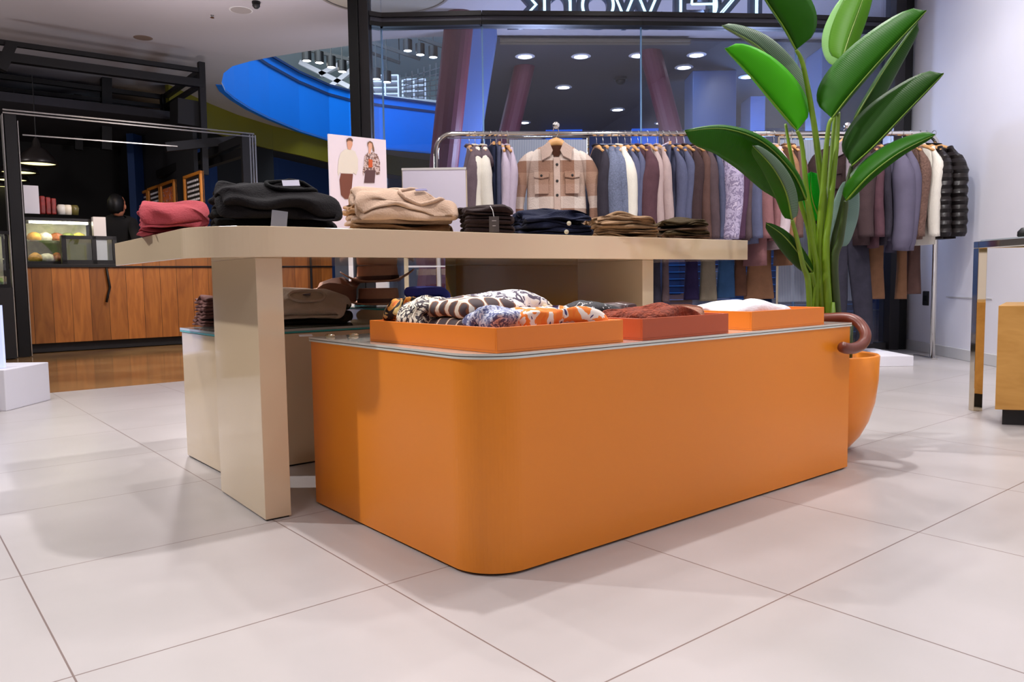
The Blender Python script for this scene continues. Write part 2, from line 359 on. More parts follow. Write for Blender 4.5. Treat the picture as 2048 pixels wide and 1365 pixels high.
# access panel line and socket on the right wall
py = 6.15
struct(MB().prism([(wl(5.55)-.006, 5.55), (wl(5.55), 5.55), (wl(6.2), 6.2), (wl(6.2)-.006, 6.2)], .47, .478).build('trim_1', M['skirting']))
sp_ = PL(1853, 597, Vector((1, -.057, 0)).normalized(), (3.481-6.934*.057)/math.sqrt(1+.057**2))
t = thing('wall_socket', 'black rectangular socket plate on the white wall below the hanging jackets', 'socket', (sp_.x, sp_.y, sp_.z))
MB().box(sp_.x-.012, sp_.x+.004, sp_.y-.045, sp_.y+.045, sp_.z-.06, sp_.z+.06).build('plate', M['dark'], t, bevel=.006)
MB().box(sp_.x-.016, sp_.x-.011, sp_.y-.022, sp_.y+.022, sp_.z-.025, sp_.z+.025).build('insert', M['black'], t, bevel=.003)

# shop window
win = bpy.data.objects.new('window_1', None); COL.objects.link(win); win['kind'] = 'structure'; ORG['window_1'] = Vector()
def wseg(i, z0, z1, t0, t1):
    a, b_ = Vector((*WP[i], 0)), Vector((*WP[i+1], 0)); d = (b_-a).normalized(); n = Vector((-d.y, d.x, 0))
    return MB().frame(a, d, n, Vector((0, 0, 1)), 0, (b_-a).length, t0, t1, z0, z1)
ZT = 2.83
for i in range(5):
    wseg(i, .06, ZT-.11, -.006, .006).build('pane', M['glass'], win)
    wseg(i, ZT, 3.6, -.006, .006).build('pane', M['glass'], win)
    wseg(i, ZT-.035, ZT, -.06, .05).build('transom_cap', M['frame'], win)
    wseg(i, ZT-.075, ZT-.035, -.03, .04).build('transom_web', mat('transom_grey', (92, 92, 104), .4, .2), win)
    wseg(i, ZT-.11, ZT-.075, -.06, .05).build('transom_foot', M['black'], win)
    wseg(i, 0, .06, -.05, .05).build('sill', mat('sill_grey', (82, 80, 80), .45, .2), win)
for i in (1, 2, 3, 4):
    p = WP[i]; MB().box(p.x-.006, p.x+.006, p.y-.012, p.y+.012, .06, ZT-.11).build('glass_joint', mat('glass_joint', (120, 160, 200), .2), win)
pa = FY(722, 200, 6.45); MB().box(pa.x-.078, pa.x+.0, 6.40, 6.62, 0, 3.6).build('post', M['black'], win, bevel=.004)
MB().box(pa.x+.0, pa.x+.078, 6.43, 6.60, 0, 3.6).build('post', M['frame'], win, bevel=.004)
pb = FY(1800, 200, 6.86); MB().box(pb.x-.075, pb.x+.01, 6.80, 7.0, 0, 3.6).build('post', M['frame'], win, bevel=.004)
MB().box(pb.x+.01, pb.x+.09, 6.83, 7.02, 0, 3.6).build('post', M['black'], win, bevel=.004)

# mirrored neon shop sign outside, seen from behind
sg = thing('neon_sign', 'large sign letters seen from behind above the window transom', 'sign', (0, 0, 0))
def text_obj(body, size, ext, fillm, bev=0, outline=False):
    cu = bpy.data.curves.new('letters', 'FONT'); cu.body = body; cu.size = size; cu.extrude = ext; cu.space_character = 1.12
    cu.offset = .022
    if outline: cu.fill_mode = 'NONE'; cu.bevel_depth = bev; cu.extrude = 0; cu.offset = -.024
    to = bpy.data.objects.new('tmp', cu); COL.objects.link(to)
    dg = bpy.context.evaluated_depsgraph_get(); me = bpy.data.meshes.new_from_object(to.evaluated_get(dg)); bpy.data.objects.remove(to)
    me.materials.clear(); me.materials.append(fillm); return me
sxl, sxr = FY(1030, 20, 6.95), FY(1528, 20, 7.05)
chars = 'Network'; x0 = 0
wlist = [.60, .46, .36, .62, .56, .36, .52]; tot = sum(wlist)
for ch, wd in zip(chars, wlist):
    f0 = x0/tot; x0 += wd
    P = sxr.lerp(sxl, f0)
    for nm, mt, kw in (('letter_body', M['signface'], dict(ext=.04)), ('letter_tube', M['neon'], dict(ext=0, bev=.006, outline=True))):
        me = text_obj(ch, .68, kw.get('ext', 0), mt, kw.get('bev', 0), kw.get('outline', False))
        o = bpy.data.objects.new(nm, me); COL.objects.link(o); o.parent = sg
        o.matrix_world = Matrix.Translation((P.x, P.y+(.0 if nm == 'letter_body' else -.055), ZT+.015)) @ Matrix.Rotation(math.pi, 4, 'Z') @ Matrix.Rotation(math.pi/2, 4, 'X')

# ------------------------------------------------------------------ the mall outside
def fill(loops, z):
    bm = bmesh.new(); es = []
    for lp in loops:
        vs = [bm.verts.new((p[0], p[1], z)) for p in lp]
        es += [bm.edges.new((vs[i], vs[(i+1) % len(vs)])) for i in range(len(vs))]
    bmesh.ops.triangle_fill(bm, edges=es, use_beauty=True, use_dissolve=False)
    b = MB(); bm.verts.index_update(); b.add([v.co.copy() for v in bm.verts], [[v.index for v in f.verts] for f in bm.faces]); bm.free(); return b
ZC = 3.4
near = [(443, 165), (447, 145), (465, 131), (500, 121), (545, 112), (620, 100), (705, 89), (770, 77), (860, 72), (905, 71)]
far = [(905, 310), (870, 306), (760, 296), (660, 280), (600, 261), (540, 236), (500, 216), (470, 197), (450, 180)]
P3 = lambda q: FZ(q[0], q[1], ZC)
hole = [tuple(P3(q).xy) for q in near+far]
outer = [tuple(UV(-8, 5.6).xy), tuple(UV(3.02, 5.6).xy)]+[(p.x, p.y+.08) for p in WP]+[(9, 7.1), (9, 25), (-24, 25)]
struct(fill([outer, hole], ZC).build('ceiling_mall', M['mallceil'], solid=.02))
def band(pts, z0, z1, name, m, off=0, thick=.06):
    b = MB(); P = [Vector((p[0], p[1], 0)) for p in pts]; n = len(P); Q = []
    for i, p in enumerate(P):
        d = (P[min(i+1, n-1)]-P[max(i-1, 0)]).normalized(); nn = Vector((d.y, -d.x, 0)); Q.append((p+nn*off, p+nn*(off+thick)))
    vs = [];
    for a, c in Q: vs += [a+Vector((0, 0, z0)), a+Vector((0, 0, z1)), c+Vector((0, 0, z1)), c+Vector((0, 0, z0))]
    fs = []
    for i in range(n-1):
        for k in range(4): fs.append([4*i+k, 4*i+(k+1) % 4, 4*(i+1)+(k+1) % 4, 4*(i+1)+k])
    b.add(vs, fs+[[0, 1, 2, 3], [4*n-4, 4*n-1, 4*n-2, 4*n-3]]); return b.build(name, m, smooth=False)
farw = [tuple(P3(q).xy) for q in [(905, 310), (870, 306), (760, 296), (700, 288), (660, 280), (600, 261), (540, 236), (500, 216), (470, 197), (450, 180), (444, 168)]]
farw = farw[::-1]
struct(band(farw, ZC-.02, 4.42, 'wall_balustrade', M['blue'], 0, -.08))
struct(band(farw, 4.24, 4.29, 'trim_2', M['navy'], .012, -.02))
struct(band(farw, 4.42, 4.46, 'trim_3', M['navy'], .03, -.14))
yl = [(330, 168), (415, 207), (470, 229), (540, 251), (600, 266), (705, 297), (800, 314), (905, 326), (1000, 330)]
ylw = [tuple(P3(q).xy) for q in yl]
struct(band(ylw, 2.98, ZC, 'trim_4', M['yellow'], 0, .05))
struct(band(ylw, -.05, 2.98, 'wall_far_left', M['navy'], -.5, -.1))
# upper floor
struct(MB().box(-24, 4, 25.0, 25.2, ZC, 7.2).build('wall_upper', mat('pale_green_white_wall', (190, 205, 200), .8)))
struct(MB().box(-24, 4, 19, 25.2, 7.0, 7.1).build('ceiling_upper', mat('upper_ceiling_white', (170, 182, 186), .8)))
# dark ceiling on the right, with beams
dk = [tuple(FZ(*q, ZC-.03).xy) for q in ((930, 73), (1830, 84), (1830, 262), (930, 268))]
struct(MB().prism(dk, ZC-.05, ZC-.03).build('ceiling_dark', M['darkceil']))
for k, yy in enumerate((80, 86)):
    a, b_ = FZ(1000, yy, ZC-.06), FZ(1380, yy+1, ZC-.06)
    struct(MB().bar(a, b_, .06, .02).build('trim_%d' % (5+k), mat('ceiling_batten', (96, 84, 64), .7)))
wf = FY(900, 300, 14.6)
struct(MB().box(-1.15, 10.5, 14.6, 14.8, 0, ZC).build('wall_far', mat('far_wall_blue_grey', (70, 88, 130), .6, 0, .3, .5)))
struct(MB().box(8.5, 8.7, 7.2, 14.6, 0, ZC).build('wall_mall_right', M['darkceil']))
for k, (pa_, pb_, dpt) in enumerate(((1385, 1472, 10.5), (1640, 1668, 9.5), (1500, 1530, 12.0))):
    a, b_ = FY(pa_, 300, dpt), FY(pb_, 300, dpt)
    tag(MB().box(a.x, b_.x, dpt, dpt+.5, 0, ZC-.05).build('mall_column', M['bluegrey'], bevel=.01), ['wide square blue-grey column beyond the window behind the plant leaves', 'narrow blue-grey column near the right end of the window', 'slim dark blue column between two wider ones beyond the window'][k], 'column')
# lit blue panels far off
for k, (x0_, x1_, y0_, y1_) in enumerate(((1092, 1165, 250, 268), (1265, 1318, 252, 268), (1478, 1532, 236, 262))):
    a, b_ = FY(x0_, y1_, 14.4), FY(x1_, y0_, 14.4)
    tag(MB().box(a.x, b_.x, 14.45, 14.56, a.z-.3, b_.z).build('lit_panel', emis('blue_screen_light', (24, 92, 200), .8)), ['blue lit panel on the far wall above the plaid jacket hook', 'blue lit panel on the far wall above the cream knit', 'blue lit panel on the far wall beside the slim column'][k], 'panel')
def leanpipe(name, p0, p1, Y, r, m, label, n=20, Y1=None):
    a = FY(*p0, Y); b_ = FY(*p1, Y1 or Y); d = (a-b_)/(a.z-b_.z)
    lo = b_-d*(b_.z); hi = a+d*(max(0, ZC-a.z))
    o = MB().tube([lo, hi], r, n).build(name, m, smooth=False); tag(o, label, 'column'); return o
leanpipe('steel_pipe', (915, 75), (888, 330), 8.3, .15, M['maroon'], 'thick leaning maroon pipe beyond the glass behind the rack end')
leanpipe('steel_pipe', (1060, 85), (1010, 300), 10.2, .13, M['maroon'], 'leaning maroon pipe beyond the glass over the hanging plaid jacket')
leanpipe('steel_pipe', (1296, 85), (1352, 300), 9.6, .13, M['maroon'], 'maroon pipe leaning the other way beyond the middle glass joint')
leanpipe('steel_pipe', (1615, 110), (1640, 300), 10.5, .12, M['maroon'], 'maroon pipe beyond the window partly behind the plant')
a, b_ = FY(960, 75, 8.9), FY(925, 300, 8.9); d = (a-b_)/(a.z-b_.z)
tag(MB().bar(b_-d*b_.z, a+d*(ZC-a.z), .36, .3, Vector((0, 1, 0))).build('leaning_column', M['bluegrey']), 'leaning square pale blue column between two maroon pipes', 'column')
# downlights in the dark ceiling
dl = [(1050, 111), (1162, 111), (1277, 109), (1393, 108), (923, 152), (1127, 173), (1235, 218), (1048, 244), (1368, 133), (1450, 190), (1515, 232), (1322, 245), (930, 237), (1495, 152)]
d0 = thing('downlight', 'x', 'lamp', (0, 0, 0), 'round downlights in the dark ceiling beyond the window')
MB().lathe([(.105, .0), (.12, -.012), (.085, -.02), (.08, -.005)], n=24, cap=False).build('ring', M['whiteplastic'], d0)
MB().lathe([(.082, -.004), (.001, -.012)], n=24).build('lens', M['bulb'], d0)
dlab = 'small bright round downlight in the dark ceiling seen through the shop window'
d0['label'] = dlab
for k, q in enumerate(dl):
    p = FZ(q[0], q[1], ZC-.052)
    if k == 0: d0.location = p
    else: dup(d0, p, 0, dlab)
p = FZ(1241, 155, ZC-.05)
t = thing('dome_camera', 'dark dome security camera among the downlights beyond the glass', 'camera', p)
MB().lathe([(.09, 0), (.09, -.03), (.07, -.035)], p, 20).build('collar', M['frame'], t); MB().lathe([(.07, -.035), (.06, -.07), (.03, -.095), (.001, -.1)], p, 20).build('dome', M['black'], t, smooth=True)
# items on the mall ceiling, left
p = FZ(765, -22, ZC); t = thing('ceiling_disc', 'large shallow round recess ring in the mall ceiling behind the window post', 'ceiling ring', p)
MB().lathe([(.64, -.011), (.64, -.028), (.615, -.028), (.615, -.011)], p, 64, cap=False).build('ring', mat('ring_grey', (120, 110, 100), .7), t); MB().lathe([(.612, -.013), (.612, -.018), (.001, -.018)], p, 64).build('disc', mat('disc_beige', (150, 142, 128), .8), t)
p = FZ(482, 18, ZC); t = thing('ceiling_speaker', 'round pale speaker grille set in the mall ceiling', 'speaker', p)
MB().lathe([(.115, 0), (.115, -.012), (.1, -.014)], p, 32).build('rim', M['skirting'], t); MB().lathe([(.1, -.016), (.001, -.018)], p, 32).build('grille', mat('grille_grey', (150, 142, 140), .8), t)
p = FZ(424, 28, ZC); t = thing('sprinkler_head', 'small brown sprinkler head under the mall ceiling', 'sprinkler', p)
MB().lathe([(.03, 0), (.03, -.006), (.012, -.01), (.008, -.035)], p, 16).build('body', M['steel'], t); MB().lathe([(.02, -.035), (.02, -.038), (.001, -.038)], p, 16).build('deflector', mat('brass_brown', (120, 84, 60), .5, .6), t)
p = FZ(286, 74, ZC); tag(MB().lathe([(.1, 0), (.1, -.01), (.08, -.014), (.001, -.014)], p, 32).build('air_vent', mat('vent_brown', (116, 96, 84), .8)), 'brownish round vent in the mall ceiling left of the sprinkler', 'vent')
p = FZ(512, 1, ZC); t = thing('spy_camera', 'small black camera hanging from the mall ceiling at the top edge', 'camera', p)
MB().lathe([(.04, 0), (.04, -.03), (.02, -.032)], p, 16).build('mount', M['black'], t); MB().lathe([(.036, -.03), (.036, -.055), (.02, -.075), (.001, -.08)], p, 16).build('dome', M['dark'], t, smooth=True)
t.name = 'ceiling_camera'
# upper floor: tracks, spots, shelves, cage
def track(name, q0, q1, Y, label, r=.035):
    a, b_ = FY(*q0, Y), FY(*q1, Y); mm = MB().bar(a, b_, .07, .07); [mm.bar(a.lerp(b_, f), Vector((a.lerp(b_, f).x, Y, 7.0)), .02) for f in (.02, .98)]; tag(mm.build(name, M['black']), label, 'lighting track')
track('lighting_track', (610, 98), (712, 122), 18, 'black lighting track above the blue balustrade left of the post')
track('lighting_track', (742, 85), (840, 118), 18, 'black lighting track seen through the glass right of the post')
track('lighting_track', (742, 106), (800, 126), 21, 'lower dark track above the upper floor shelves')
track('lighting_track', (838, 76), (906, 100), 17, 'black lighting track near the leaning maroon pipe')
sp0 = thing('track_spotlight', 'x', 'spotlight', (0, 0, 0), 'spotlights of the upper floor')
MB().lathe([(.10, .0), (.10, -.22), (.085, -.23)], n=18).build('housing', M['black'], sp0); MB().lathe([(.085, -.231), (.001, -.236)], n=18).build('lens', M['bulb'], sp0)
MB().box(-.012, .012, -.012, .012, 0, 1.6).build('stem', M['black'], sp0)
spl = [(613, 100), (638, 104), (662, 113), (684, 122), (815, 80), (840, 88), (866, 93), (752, 137), (773, 143)]
for k, q in enumerate(spl):
    p = FY(*q, 17.5); lb = 'black cylindrical spotlight with bright face hanging over the upper floor'
    if k == 0: sp0.location = p; sp0['label'] = lb
    else: dup(sp0, p, 0, lb)
for k, (q0, q1) in enumerate((((600, 125), (700, 175)), ((640, 150), (702, 118)), ((660, 175), (705, 140)))):
    a, b_ = FY(*q0, 22), FY(*q1, 22)
    tag(MB().bar(a, b_, .16, .12).build('roof_beam', M['whiteplastic']), ['long white roof beam over the upper floor sloping down', 'white roof brace rising towards the post', 'short white roof brace above the blue balustrade'][k], 'beam')
for k, (x0_, x1_, y0_, y1_) in enumerate(((745, 796, 150, 200), (806, 850, 158, 206))):
    a, b_ = FY(x0_, y1_, 19.5), FY(x1_, y0_, 19.5); t = thing('shop_shelving', ['pale wire shelving on the upper floor behind the glass', 'white cube frame shelving on the upper floor beside the mesh'][k], 'shelf', (a.x, 19.5, a.z))
    for j in range(5):
        z = a.z+(b_.z-a.z)*j/4; MB().box(a.x, b_.x, 19.5, 20.0, z-.015, z+.015).build('shelf', M['whiteplastic'], t)
    for x in (a.x, (a.x+b_.x)/2, b_.x): MB().box(x-.02, x+.02, 19.48, 19.52, ZC, b_.z).build('upright', M['whiteplastic'], t)
t = thing('wire_mesh_partition', 'grey wire mesh partition on the upper floor behind the glass', 'partition', FY(860, 200, 18.8))
for j in range(9):
    x = 800+j*12; MB().bar(FY(x, 205, 18.8), FY(x, 150-j*4, 18.8), .02).build('wire', M['frame'], t)
for j in range(7): MB().bar(FY(800, 160+j*7, 18.8), FY(898, 130+j*12, 18.8), .02).build('wire', M['frame'], t)
t = thing('glass_guard_rail', 'white post railing on top of the blue balustrade right of the post', 'railing', FY(800, 200, 17.2))
MB().bar(FY(748, 192, 17.2), FY(900, 206, 17.2), .05).build('rail', M['steel'], t)
# louvred shutter outside under the window
a, b_ = FY(1372, 640, 8.2), FY(1600, 500, 8.2)
t = thing('louvred_shutter', 'dark blue slatted shutter outside the window under the hanging clothes', 'shutter', (a.x, 8.2, 0))
MB().box(a.x-.2, b_.x+.6, 8.2, 8.25, 0, 1.5).build('backing', mat('shutter_navy', (8, 34, 74), .5), t)
sl = MB()
for j in range(20): sl.box(a.x-.2, b_.x+.6, 8.17, 8.2, .06+j*.072, .066+j*.072)
tag(sl.build('slats', mat('slat_blue', (60, 130, 200), .4), t))
a, b_ = FY(690, 640, 9.4), FY(890, 500, 9.4)
t = thing('shop_window_display', 'dim grey-blue shop front outside behind the hats', 'shop front', (a.x, 9.4, 0))
MB().box(a.x-.1, b_.x+.2, 9.4, 9.5, 0, 1.6).build('backing', mat('dim_grey', (70, 78, 92), .6, 0, .5, 3), t)
for x in (a.x+.25, a.x+.6, a.x+.95): MB().box(x, x+.05, 9.34, 9.4, 0, 1.5).build('upright', M['frame'], t)

# ------------------------------------------------------------------ cafe on the left
V0 = 8.95
uA, uB = PV(25, 600, V0).dot(EX), PV(666, 600, V0).dot(EX)
t = thing('cafe_counter', 'long cafe counter clad in knotty wooden planks on a black plinth', 'counter', UV(uA, V0))
def localuv(name, u0, u1, v0, v1, z0, z1, m, parent, org, **k):
    o = MB().box(u0-org[0], u1-org[0], v0-org[1], v1-org[1], z0, z1).build(name, m, None, **k)
    o.parent = parent; o.rotation_euler = (0, 0, fl_ang); return o
localuv('plank_front', uA, uB, V0, V0+.06, .09, .84, M['plank'], t, (uA, V0))
localuv('end_panel', uA-.05, uA, V0, V0+.75, .0, .84, M['dark'], t, (uA, V0))
localuv('plinth', uA, uB, V0+.05, V0+.7, 0, .09, M['dark'], t, (uA, V0))
localuv('worktop', uA-.05, uB, V0-.02, V0+.8, .84, .875, M['black'], t, (uA, V0), bevel=.004)
up_ = PV(622, 560, V0).dot(EX)
localuv('panel_joint', up_-.012, up_+.012, V0-.012, V0, .09, .84, M['dark'], t, (uA, V0))
pts = [PV(213, 536, V0-.03), PV(217, 560, V0-.03), PV(220, 575, V0-.03), PV(216, 590, V0-.03), PV(213, 605, V0-.03)]
tag(MB().tube(pts, .012, 8).build('cable', M['black'], smooth=True), 'thin black cable hanging down the plank counter front', 'cable')
def pvbox(px0, px1, y0, y1, v0, v1):
    a = PV(px0, y1, v0); b_ = PV(px1, y1, v0); c = PV((px0+px1)/2, y0, v0)
    return a.dot(EX), b_.dot(EX), v0, v1, max(PV((px0+px1)/2, y1, v0).z, .0), c.z
warm = mat('lit_case_back', (240, 238, 205), .6, 0, .3, 12)
def case(name, label, box, lit=12):
    u0, u1, v0, v1, z0, z1 = box; t = thing(name, label, 'display case', UV(u0, v0, z0))
    MB().boxuv(u0, u1, v0, v1, z0, z0+.03).build('base', M['black'], t); MB().boxuv(u0-.02, u1+.02, v0-.02, v1, z1-.03, z1).build('top', M['black'], t)
    MB().boxuv(u0, u1, v1-.02, v1, z0+.03, z1-.03).build('back_panel', warm, t)
    for u in (u0, u1-.02): MB().boxuv(u, u+.02, v0, v0+.02, z0+.03, z1-.03).build('post', M['black'], t)
    MB().boxuv(u0+.02, u1-.02, v0+.004, v0+.01, z0+.03, z1-.03).build('glass', M['clear'], t)
    MB().boxuv(u0+.02, u1-.02, v0+.1, v1-.04, (z0+z1)/2, (z0+z1)/2+.012).build('shelf', M['clear'], t)
    MB().boxuv(u0+.06, u1-.06, v0+.06, v0+.1, z1-.05, z1-.032).build('lamp', M['casebulb'], t)
    return t
bx = pvbox(52, 196, 437, 530, V0+.12, V0+.62)
bx = (bx[0], bx[1], bx[2], bx[3], .876, bx[5]); case('pastry_case', 'lit glass pastry case on the cafe counter beside the black door post', bx)
u0, u1, v0, v1, z0, z1 = bx
food = [((214, 160, 70), 'golden pastries on a tray'), ((150, 84, 50), 'brown buns'), ((236, 214, 90), 'yellow cakes'), ((226, 220, 200), 'cream rolls'), ((120, 130, 60), 'green salad bowls')]
for k in range(10):
    u = u0+.12+(k % 5)*(u1-u0-.24)/4; zz = z0+.031 if k < 5 else (z0+z1)/2+.013; c, nm = food[(k*3) % 5]
    p = UV(u, v0+.25, zz); o = MB().lathe([(.05, 0), (.065, .03), (.055, .07), (.02, .09), (.001, .092)], p, 14, 1.1, .9).disp(.012, 18, k).build('pastry', mat('pastry_%d' % k, c, .7, 0, .4, 30), smooth=True)
    tag(o, nm.replace(' on a tray', '')+' on the %s level of the lit pastry case' % ('lower' if k < 5 else 'upper'), 'pastry', 'pastries in the lit case')
bx = pvbox(126, 236, 472, 530, V0-.0, V0+.3); bx = (bx[0], bx[1], V0+.0, V0+.1, .876, bx[5])
u0, u1, v0, v1, z0, z1 = bx; t = thing('bread_bin', 'small black framed glass box with two panes on the counter edge', 'glass box', UV(u0, v0, z0))
MB().boxuv(u0, u1, v1-.01, v1, z0, z1).build('back', mat('greenish_pane', (128, 128, 84), .4, 0, .3, 6), t)
for (a0, a1, c0, c1) in ((u0, u1, z0, z0+.04), (u0, u1, z1-.035, z1), (u0, u0+.04, z0, z1), (u1-.04, u1, z0, z1), ((u0+u1)/2+.02, (u0+u1)/2+.06, z0, z1)):
    MB().boxuv(a0, a1, v0, v0+.03, c0, c1).build('frame_bar', M['black'], t)
MB().boxuv(u0+.03, u1-.03, v0+.012, v0+.016, z0+.03, z1-.03).build('glass', M['clear'], t)
bx = pvbox(-40, 20, 462, 576, V0-.5, V0-.1); t = case('salad_fridge', 'lit glass fridge with green salads at the far left end of the counter', bx)
u0, u1, v0, v1, z0, z1 = bx
MB().boxuv(u0-.02, u1+.02, v0-.02, v1, 0, z0-.001).build('cabinet', M['dark'], t)
for k in range(4):
    p = UV(u0+(u1-u0)*(.2+.2*k), v0+.2, z0+.031); tag(MB().lathe([(.02, 0), (.032, .03), (.028, .05), (.001, .06)], p, 12).disp(.02, 20, k).build('salad_bowl', mat('salad_%d' % k, (90, 140, 40), .6, 0, .5, 40), smooth=True), 'green salad on the floor of the lit fridge at the counter end', 'food', 'salads in the lit fridge')
# things on top of the case
topz = PV(120, 430, V0+.2).z
def ontop(name, px0, px1, y0, y1, m, label, cat, v=V0+.2, dep=.12, bevel=.01, **k):
    a = PV(px0, y1, v); b_ = PV(px1, y1, v); c = PV(px0, y0, v)
    o = MB().boxuv(a.dot(EX), b_.dot(EX), v, v+dep, topz+.003, topz+(c.z-a.z)).build(name, m, bevel=bevel); return tag(o, label, cat, **k)
ontop('paper_menu', 50, 80, 373, 430, M['whiteplastic'], 'white blank card standing on the pastry case next to the door post', 'card', dep=.01, bevel=0)
for k in range(3): ontop('coffee_tin', 82+k*11, 92+k*11, 393+k*2, 430, mat('tin_red_%d' % k, (150, 40, 34), .4, 0, .5, 20), 'red coffee packet in the row on top of the pastry case', 'packet', group='red packets on the pastry case')
for k, c in enumerate(((220, 220, 214), (230, 226, 210), (90, 84, 40))):
    pz = PV(123+k*13, 425, V0+.2); tag(MB().lathe([(.035, 0), (.045, .07), (.03, .1), (.001, .1)], Vector((pz.x, pz.y, topz+.003)), 14).build('storage_jar', mat('jar_%d' % k, c, .4), smooth=True), ['white jar beside the red packets', 'cream jar in the middle of the three jars', 'dark olive jar nearest the barista'][k], 'jar')
# box with cup by the barista
a = PV(184, 470, V0+.1); tag(MB().boxuv(a.dot(EX), a.dot(EX)+.12, V0+.02, V0+.1, bx[5] if False else .876, PV(190, 435, V0+.1).z).build('paper_box', M['skirting'], bevel=.004), 'narrow pale box standing on the counter beside the barista', 'box')
# barista bending behind the counter
B0 = PV(242, 560, V0+1.25); bx_, by_ = B0.x, B0.y
def skin(name, vs, es, rs, m, parent=None, sub=2, root=0):
    o0 = ORG.get(parent.name, Vector()) if parent else Vector()
    me = bpy.data.meshes.new(name); me.from_pydata([Vector(v)-o0 for v in vs], es, []); me.materials.append(m)
    o = bpy.data.objects.new(name, me); COL.objects.link(o)
    if parent: o.parent = parent
    s = o.modifiers.new('skin', 'SKIN'); s.use_smooth_shade = True
    for i, r in enumerate(rs):
        sv = me.skin_vertices[0].data[i]; sv.radius = r if isinstance(r, tuple) else (r, r)
    me.skin_vertices[0].data[root].use_root = True
    s2 = o.modifiers.new('sub', 'SUBSURF'); s2.levels = sub; s2.render_levels = sub
    return o
skinm = mat('skin_tone', (186, 120, 90), .55, 0, .1)
t = thing('person', 'person in a black shirt bending over behind the cafe counter, back turned', 'person', (bx_, by_, 0))
V = lambda x, y, z: (bx_+x, by_+y, z)
body_v = [V(0, .05, .95), V(0, .02, 1.15), V(.02, -.06, 1.36), V(.06, -.13, 1.46), V(.09, -.17, 1.54),
          V(-.2, -.05, 1.38), V(-.32, -.15, 1.15), V(-.22, -.32, .98), V(.2, -.06, 1.38), V(.30, -.18, 1.15), V(.2, -.34, .98),
          V(-.1, .06, .88), V(-.12, .02, .5), V(-.12, .06, .06), V(-.12, -.12, .04), V(.1, .06, .88), V(.12, .02, .5), V(.12, .06, .06), V(.12, -.12, .04)]
body_e = [(0, 1), (1, 2), (2, 3), (3, 4), (2, 5), (5, 6), (6, 7), (2, 8), (8, 9), (9, 10), (0, 11), (11, 12), (12, 13), (13, 14), (0, 15), (15, 16), (16, 17), (17, 18)]
body_r = [(.17, .12), (.16, .12), (.17, .12), .06, .05, .075, .05, .035, .075, .05, .035, .1, .065, .045, .04, .1, .065, .045, .04]
skin('body', body_v, body_e, body_r, mat('black_uniform', (14, 14, 16), .9, 0, .2), t)
hd = Vector(V(.11, -.2, 1.57))
MB().lathe([(.001, -.12), (.045, -.11), (.07, -.06), (.078, 0), (.08, .05), (.06, .1), (.03, .122), (.001, .128)], hd, 20, .95, 1.15).build('head', skinm, t, smooth=True)
MB().lathe([(.05, -.09), (.078, -.06), (.088, .02), (.088, .06), (.066, .11), (.03, .135), (.001, .138)], hd+Vector((-.012, -.018, .0)), 20, 1, 1.15).disp(.006, 30).build('hair', M['black'], t, smooth=True)
MB().lathe([(.001, -.03), (.014, -.02), (.02, 0), (.016, .02), (.001, .03)], hd+Vector((.078, .01, -.01)), 10, .5, 1).build('ear', skinm, t, smooth=True)
# pendants
lm = thing('pendant_lamp', 'x', 'lamp', (0, 0, 0), 'black dome pendants over the cafe counter')
MB().lathe([(.02, .30), (.035, .27), (.05, .2), (.11, .16), (.19, .06), (.215, 0), (.205, .0), (.18, .055), (.1, .145), (.03, .17)], n=32, cap=False).build('lamp_shade', mat('lamp_shade_black', (30, 26, 24), .35), lm, smooth=True)
MB().lathe([(.19, .02), (.001, .012)], n=32).build('diffuser', M['warmbulb'], lm); MB().tube([(0, 0, .3), (0, 0, 1.0)], .006, 6).build('cord', M['black'], lm)
for k, (x, y, Y) in enumerate(((75, 330, 9.0), (38, 347, 9.7), (22, 362, 10.5), (6, 376, 11.4))):
    p = FY(x, y, Y); lb = ['nearest black dome pendant with glowing pale yellow underside', 'second black dome pendant behind the nearest one', 'third pendant in the row over the counter', 'farthest dim pendant at the picture edge'][k]
    if k == 0: lm.location = p; lm['label'] = lb
    else: dup(lm, p, 0, lb)
# blackboards
def board(px0, px1, yt, yb, u, label, kind):
    a, b_ = PU(px0, yb, u), PU(px1, yb, u); v0, v1 = a.dot(EY), b_.dot(EY); z1 = PU(px0, yt, u).z; z0 = z1-.62
    t = thing('menu_board', label, 'menu board', (a.x, a.y, z0)); s = 1 if v1 > v0 else -1
    A = lambda x, y, z: EX*(u-z)+EY*(v0+(v1-v0)*x)+Vector((0, 0, z0+(z1-z0)*y))
    L = abs(v1-v0); e = .035/L; ez = .035/(z1-z0)
    MB().prism([(0, 0), (1, 0), (1, 1), (0, 1)], 0, .02, A).build('board', M['dark'] if kind < 2 else M['maroon'], t)
    for pts in ([(0, 0), (1, 0), (1, ez), (0, ez)], [(0, 1-ez), (1, 1-ez), (1, 1), (0, 1)], [(0, 0), (e, 0), (e, 1), (0, 1)], [(1-e, 0), (1, 0), (1, 1), (1-e, 1)]):
        MB().prism(pts, .0, .045, A).build('frame_rail', mat('orange_frame', (206, 130, 40), .5), t)
    r = random.Random(px0); chalk = MB()
    if kind == 1:
        MB().prism([(.12, .55), (.85, .55), (.85, .88), (.12, .88)], .02, .024, A).build('print', blotch('menu_print', [(40, 50, 130), (230, 120, 50), (200, 200, 220)], 30), t)
        MB().prism([(.12, .2), (.85, .2), (.85, .52), (.12, .52)], .02, .024, A).build('print', M['whiteplastic'], t)
    else:
        for row in range(9):
            x = .14; y = .88-row*.09
            while x < .8:
                w_ = r.uniform(.03, .1); chalk.prism([(x, y-.04), (x+w_, y-.04), (x+w_, y), (x, y)], .02, .023, A); x += w_+.03
        chalk.build('chalk_writing', M['whiteplastic'], t)
